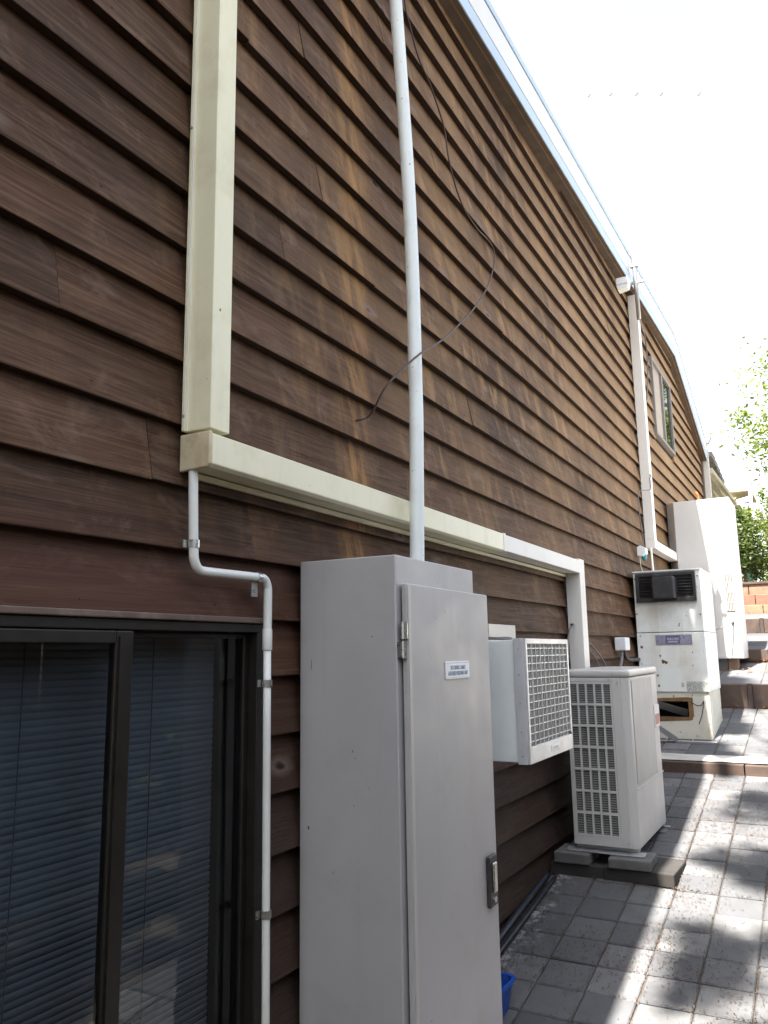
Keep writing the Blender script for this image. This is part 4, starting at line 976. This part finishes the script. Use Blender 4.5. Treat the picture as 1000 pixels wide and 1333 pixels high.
q = MB()
for i, (cx, cy, cz_, rx, ry, rz_) in enumerate(((.9,21,1.7,1.0,.8,1.0),(2.4,21,1.9,1.2,1.0,1.3),(-.8,22,1.8,1.2,1.0,1.1),(4.6,22,2.2,1.6,1.2,1.5))): leaves(q, (cx,cy,cz_), (rx,ry,rz_), 2600, .05, .3, 40+i, 45)
tag(q.build('distant_foliage', 'leaf_lit', flip=False), 'mass of sunlit foliage closing the end of the garden', kind='stuff')
gb = MB(); gb.tube([(.945,12.96,.955),(.945,12.965,1.01),(.955,12.97,1.06),(.96,12.97,1.085)], [.045,.055,.05,.02], 9); gb.v = [(x + .006*noise.noise(Vector((x*60,y*60,z*60))), y, z) for x, y, z in gb.v]
tag(gb.build('plastic_bag', 'net', smooth=True), 'pale green plastic bag left on the edge of the garden bed', 'bag')

# the fence and the shade tree across the path (they throw the dapple and show in the glass)
fe = thing('paling_fence', (2.6, 3, -1.4), 'dark timber paling fence along the far side of the path', 'fence')
pm = MB(); pm.box(-.011, .011, -.058, .058, -.12, 2.45); pme = pm.mesh('paling'); pme.materials.append(M_['sleeper'])
for i in range(90):
    y = -5.0 + i*.122
    o = bpy.data.objects.new('paling', pme); COL.objects.link(o); o.parent = fe; o.matrix_parent_inverse = wmat(fe).inverted()
    o.location = (2.60 + rl.uniform(-.004,.004), y, gz(y) - .03 + rl.uniform(-.02,.02)); o.rotation_euler = (rl.uniform(-.008,.008), 0, 0)
for dz in (.35, 1.7):
    q = MB(); q.box(2.615, 2.66, -5.05, 0, -1.85+dz, -1.76+dz); q.build('rail', 'sleeper', fe)
    q = MB(); q.box(2.615, 2.66, 0, 5.9, -1.85+dz+.39, -1.76+dz+.39, rot=(.144, 0, 0), piv=(2.64, 2.95, -1.38+dz)); q.build('rail', 'sleeper', fe)
q = MB()
for i in range(8): leaves(q, (-.6 + i*1.0, -5.2 + .3*math.sin(i*2), 1.2 + .4*math.sin(i*1.7)), (.9, .8, 3.4), 1900, .075, .2, 70+i, 26)
for i in range(5): leaves(q, (4.6 + .5*math.sin(i*2.3), -5 + i*2.2, .9 + .3*math.sin(i*1.3)), (1.2, 1.6, 2.3), 1900, .085, .3, 90+i, 30)
for i in range(11): leaves(q, (1.85 + .12*math.sin(i*2.1), -2.6 + i*.78, gz(max(0, -2.6+i*.78)) + .55 + .1*math.sin(i*1.7)), (.34, .55, .62), 900, .045, .2, 140+i, 22)
for i in range(5): leaves(q, (.45 + i*.55, -2.6 + .2*math.sin(i*2.1), -1.0 + .2*math.sin(i*1.7)), (.45, .4, 1.25), 1300, .05, .2, 160+i, 24)
tag(q.build('fill_blocking_foliage', 'hedge', flip=False), kind='stuff')  # unseen foliage, added to block fill light from behind and from the right
t = thing('shade_tree', (3.4, -1.6, -1.8), 'spreading tree beside the path that dapples the pavers', 'tree')
q = MB(); CR = [(.55,.10,4.6,.42,.45,.3), (.30,.75,4.9,.36,.40,.3), (.85,.9,5.0,.5,.5,.35), (.42,1.55,5.2,.40,.45,.3), (1.0,1.9,5.4,.5,.6,.35), (.50,2.5,5.7,.40,.5,.3), (1.2,2.9,5.9,.6,.6,.35), (.75,-.7,4.5,.5,.5,.35), (1.5,.2,5.0,.6,.7,.4), (.45,3.4,6.3,.40,.5,.3), (1.8,1.6,5.5,.7,.8,.45), (.9,3.9,6.7,.5,.5,.3), (.5,4.5,7.1,.45,.5,.3), (1.4,4.6,7.2,.6,.5,.35), (2.4,.6,5.2,.8,1.0,.5), (.60,5.6,8.0,.5,.5,.3), (.02,4.75,5.2,.26,.5,.35), (.05,4.0,4.6,.22,.35,.3), (-.05,5.4,5.9,.25,.5,.35)]
CR = [(a + SUN.x*6.0, b + SUN.y*6.0, c + SUN.z*6.0, d, e, f) for a, b, c, d, e, f in CR]  # moved up along the sun; last clumps added to shade the heater front
for i, (a, b, c, d, e, f) in enumerate(CR): leaves(q, (a,b,c), (d*1.1,e*1.1,f), 620, .065, .15, 200+i, 8)
DK = [Vector((gx, gy, -1.7)) + SUN*(9.6 + .5*math.sin(i*2.3)) for i, (gx, gy) in enumerate(((.8,1.75),(1.4,1.5),(2.1,1.8),(.8,.8),(1.5,.5),(2.2,.7),(.9,-.2),(1.7,-.4),(1.9,2.7),(2.3,3.6)))]  # dense extra clumps, added to shade the unseen ground before the cabinet
for i, c_ in enumerate(DK): leaves(q, c_, (.50,.55,.35), 1500, .070, .1, 300+i, 0)
q.build('crown', 'leaf_tree', t, flip=False)
q = MB(); q.tube(smooth_path([(3.4,-1.6,-1.85),(3.35,-1.5,1.5),(3.0,-1.4,4.2),(2.4,-1.0,6.6)], 4), [.19-.007*i for i in range(13)], 10)
for a, b, c, *_ in CR[::2]: q.tube(smooth_path([(2.7,-1.2,5.4), ((2.7+a)/2, (-1.2+b)/2, (5.6+c)/2+.35), (a,b,c)], 4), [.06-.0055*i for i in range(9)], 6)
q.build('trunk', 'bark', t, smooth=True)

# faint overhead line
ol = thing('power_line', (2, 40, 20), 'faint overhead line with small spacers high in the white sky', 'power line')
q = MB(); q.tube([(-30, 45, 43.0), (-8.21, 45, 33.85), (-2.0, 45, 31.4), (14, 45, 25.6)], .006, 5); q.build('wire', 'cable_grey', ol)
for x, z in ((-8.21, 33.76), (-6.91, 33.35), (-5.41, 32.79), (-4.03, 32.25), (-2.0, 31.47)):
    q = MB(); q.tube([(x-.09, 45, z-.10), (x+.09, 45, z+.06)], .03, 6); q.tube([(x-.02, 45, z+.10), (x+.04, 45, z-.12)], .02, 6); q.build('spacer', 'cable_grey', ol)
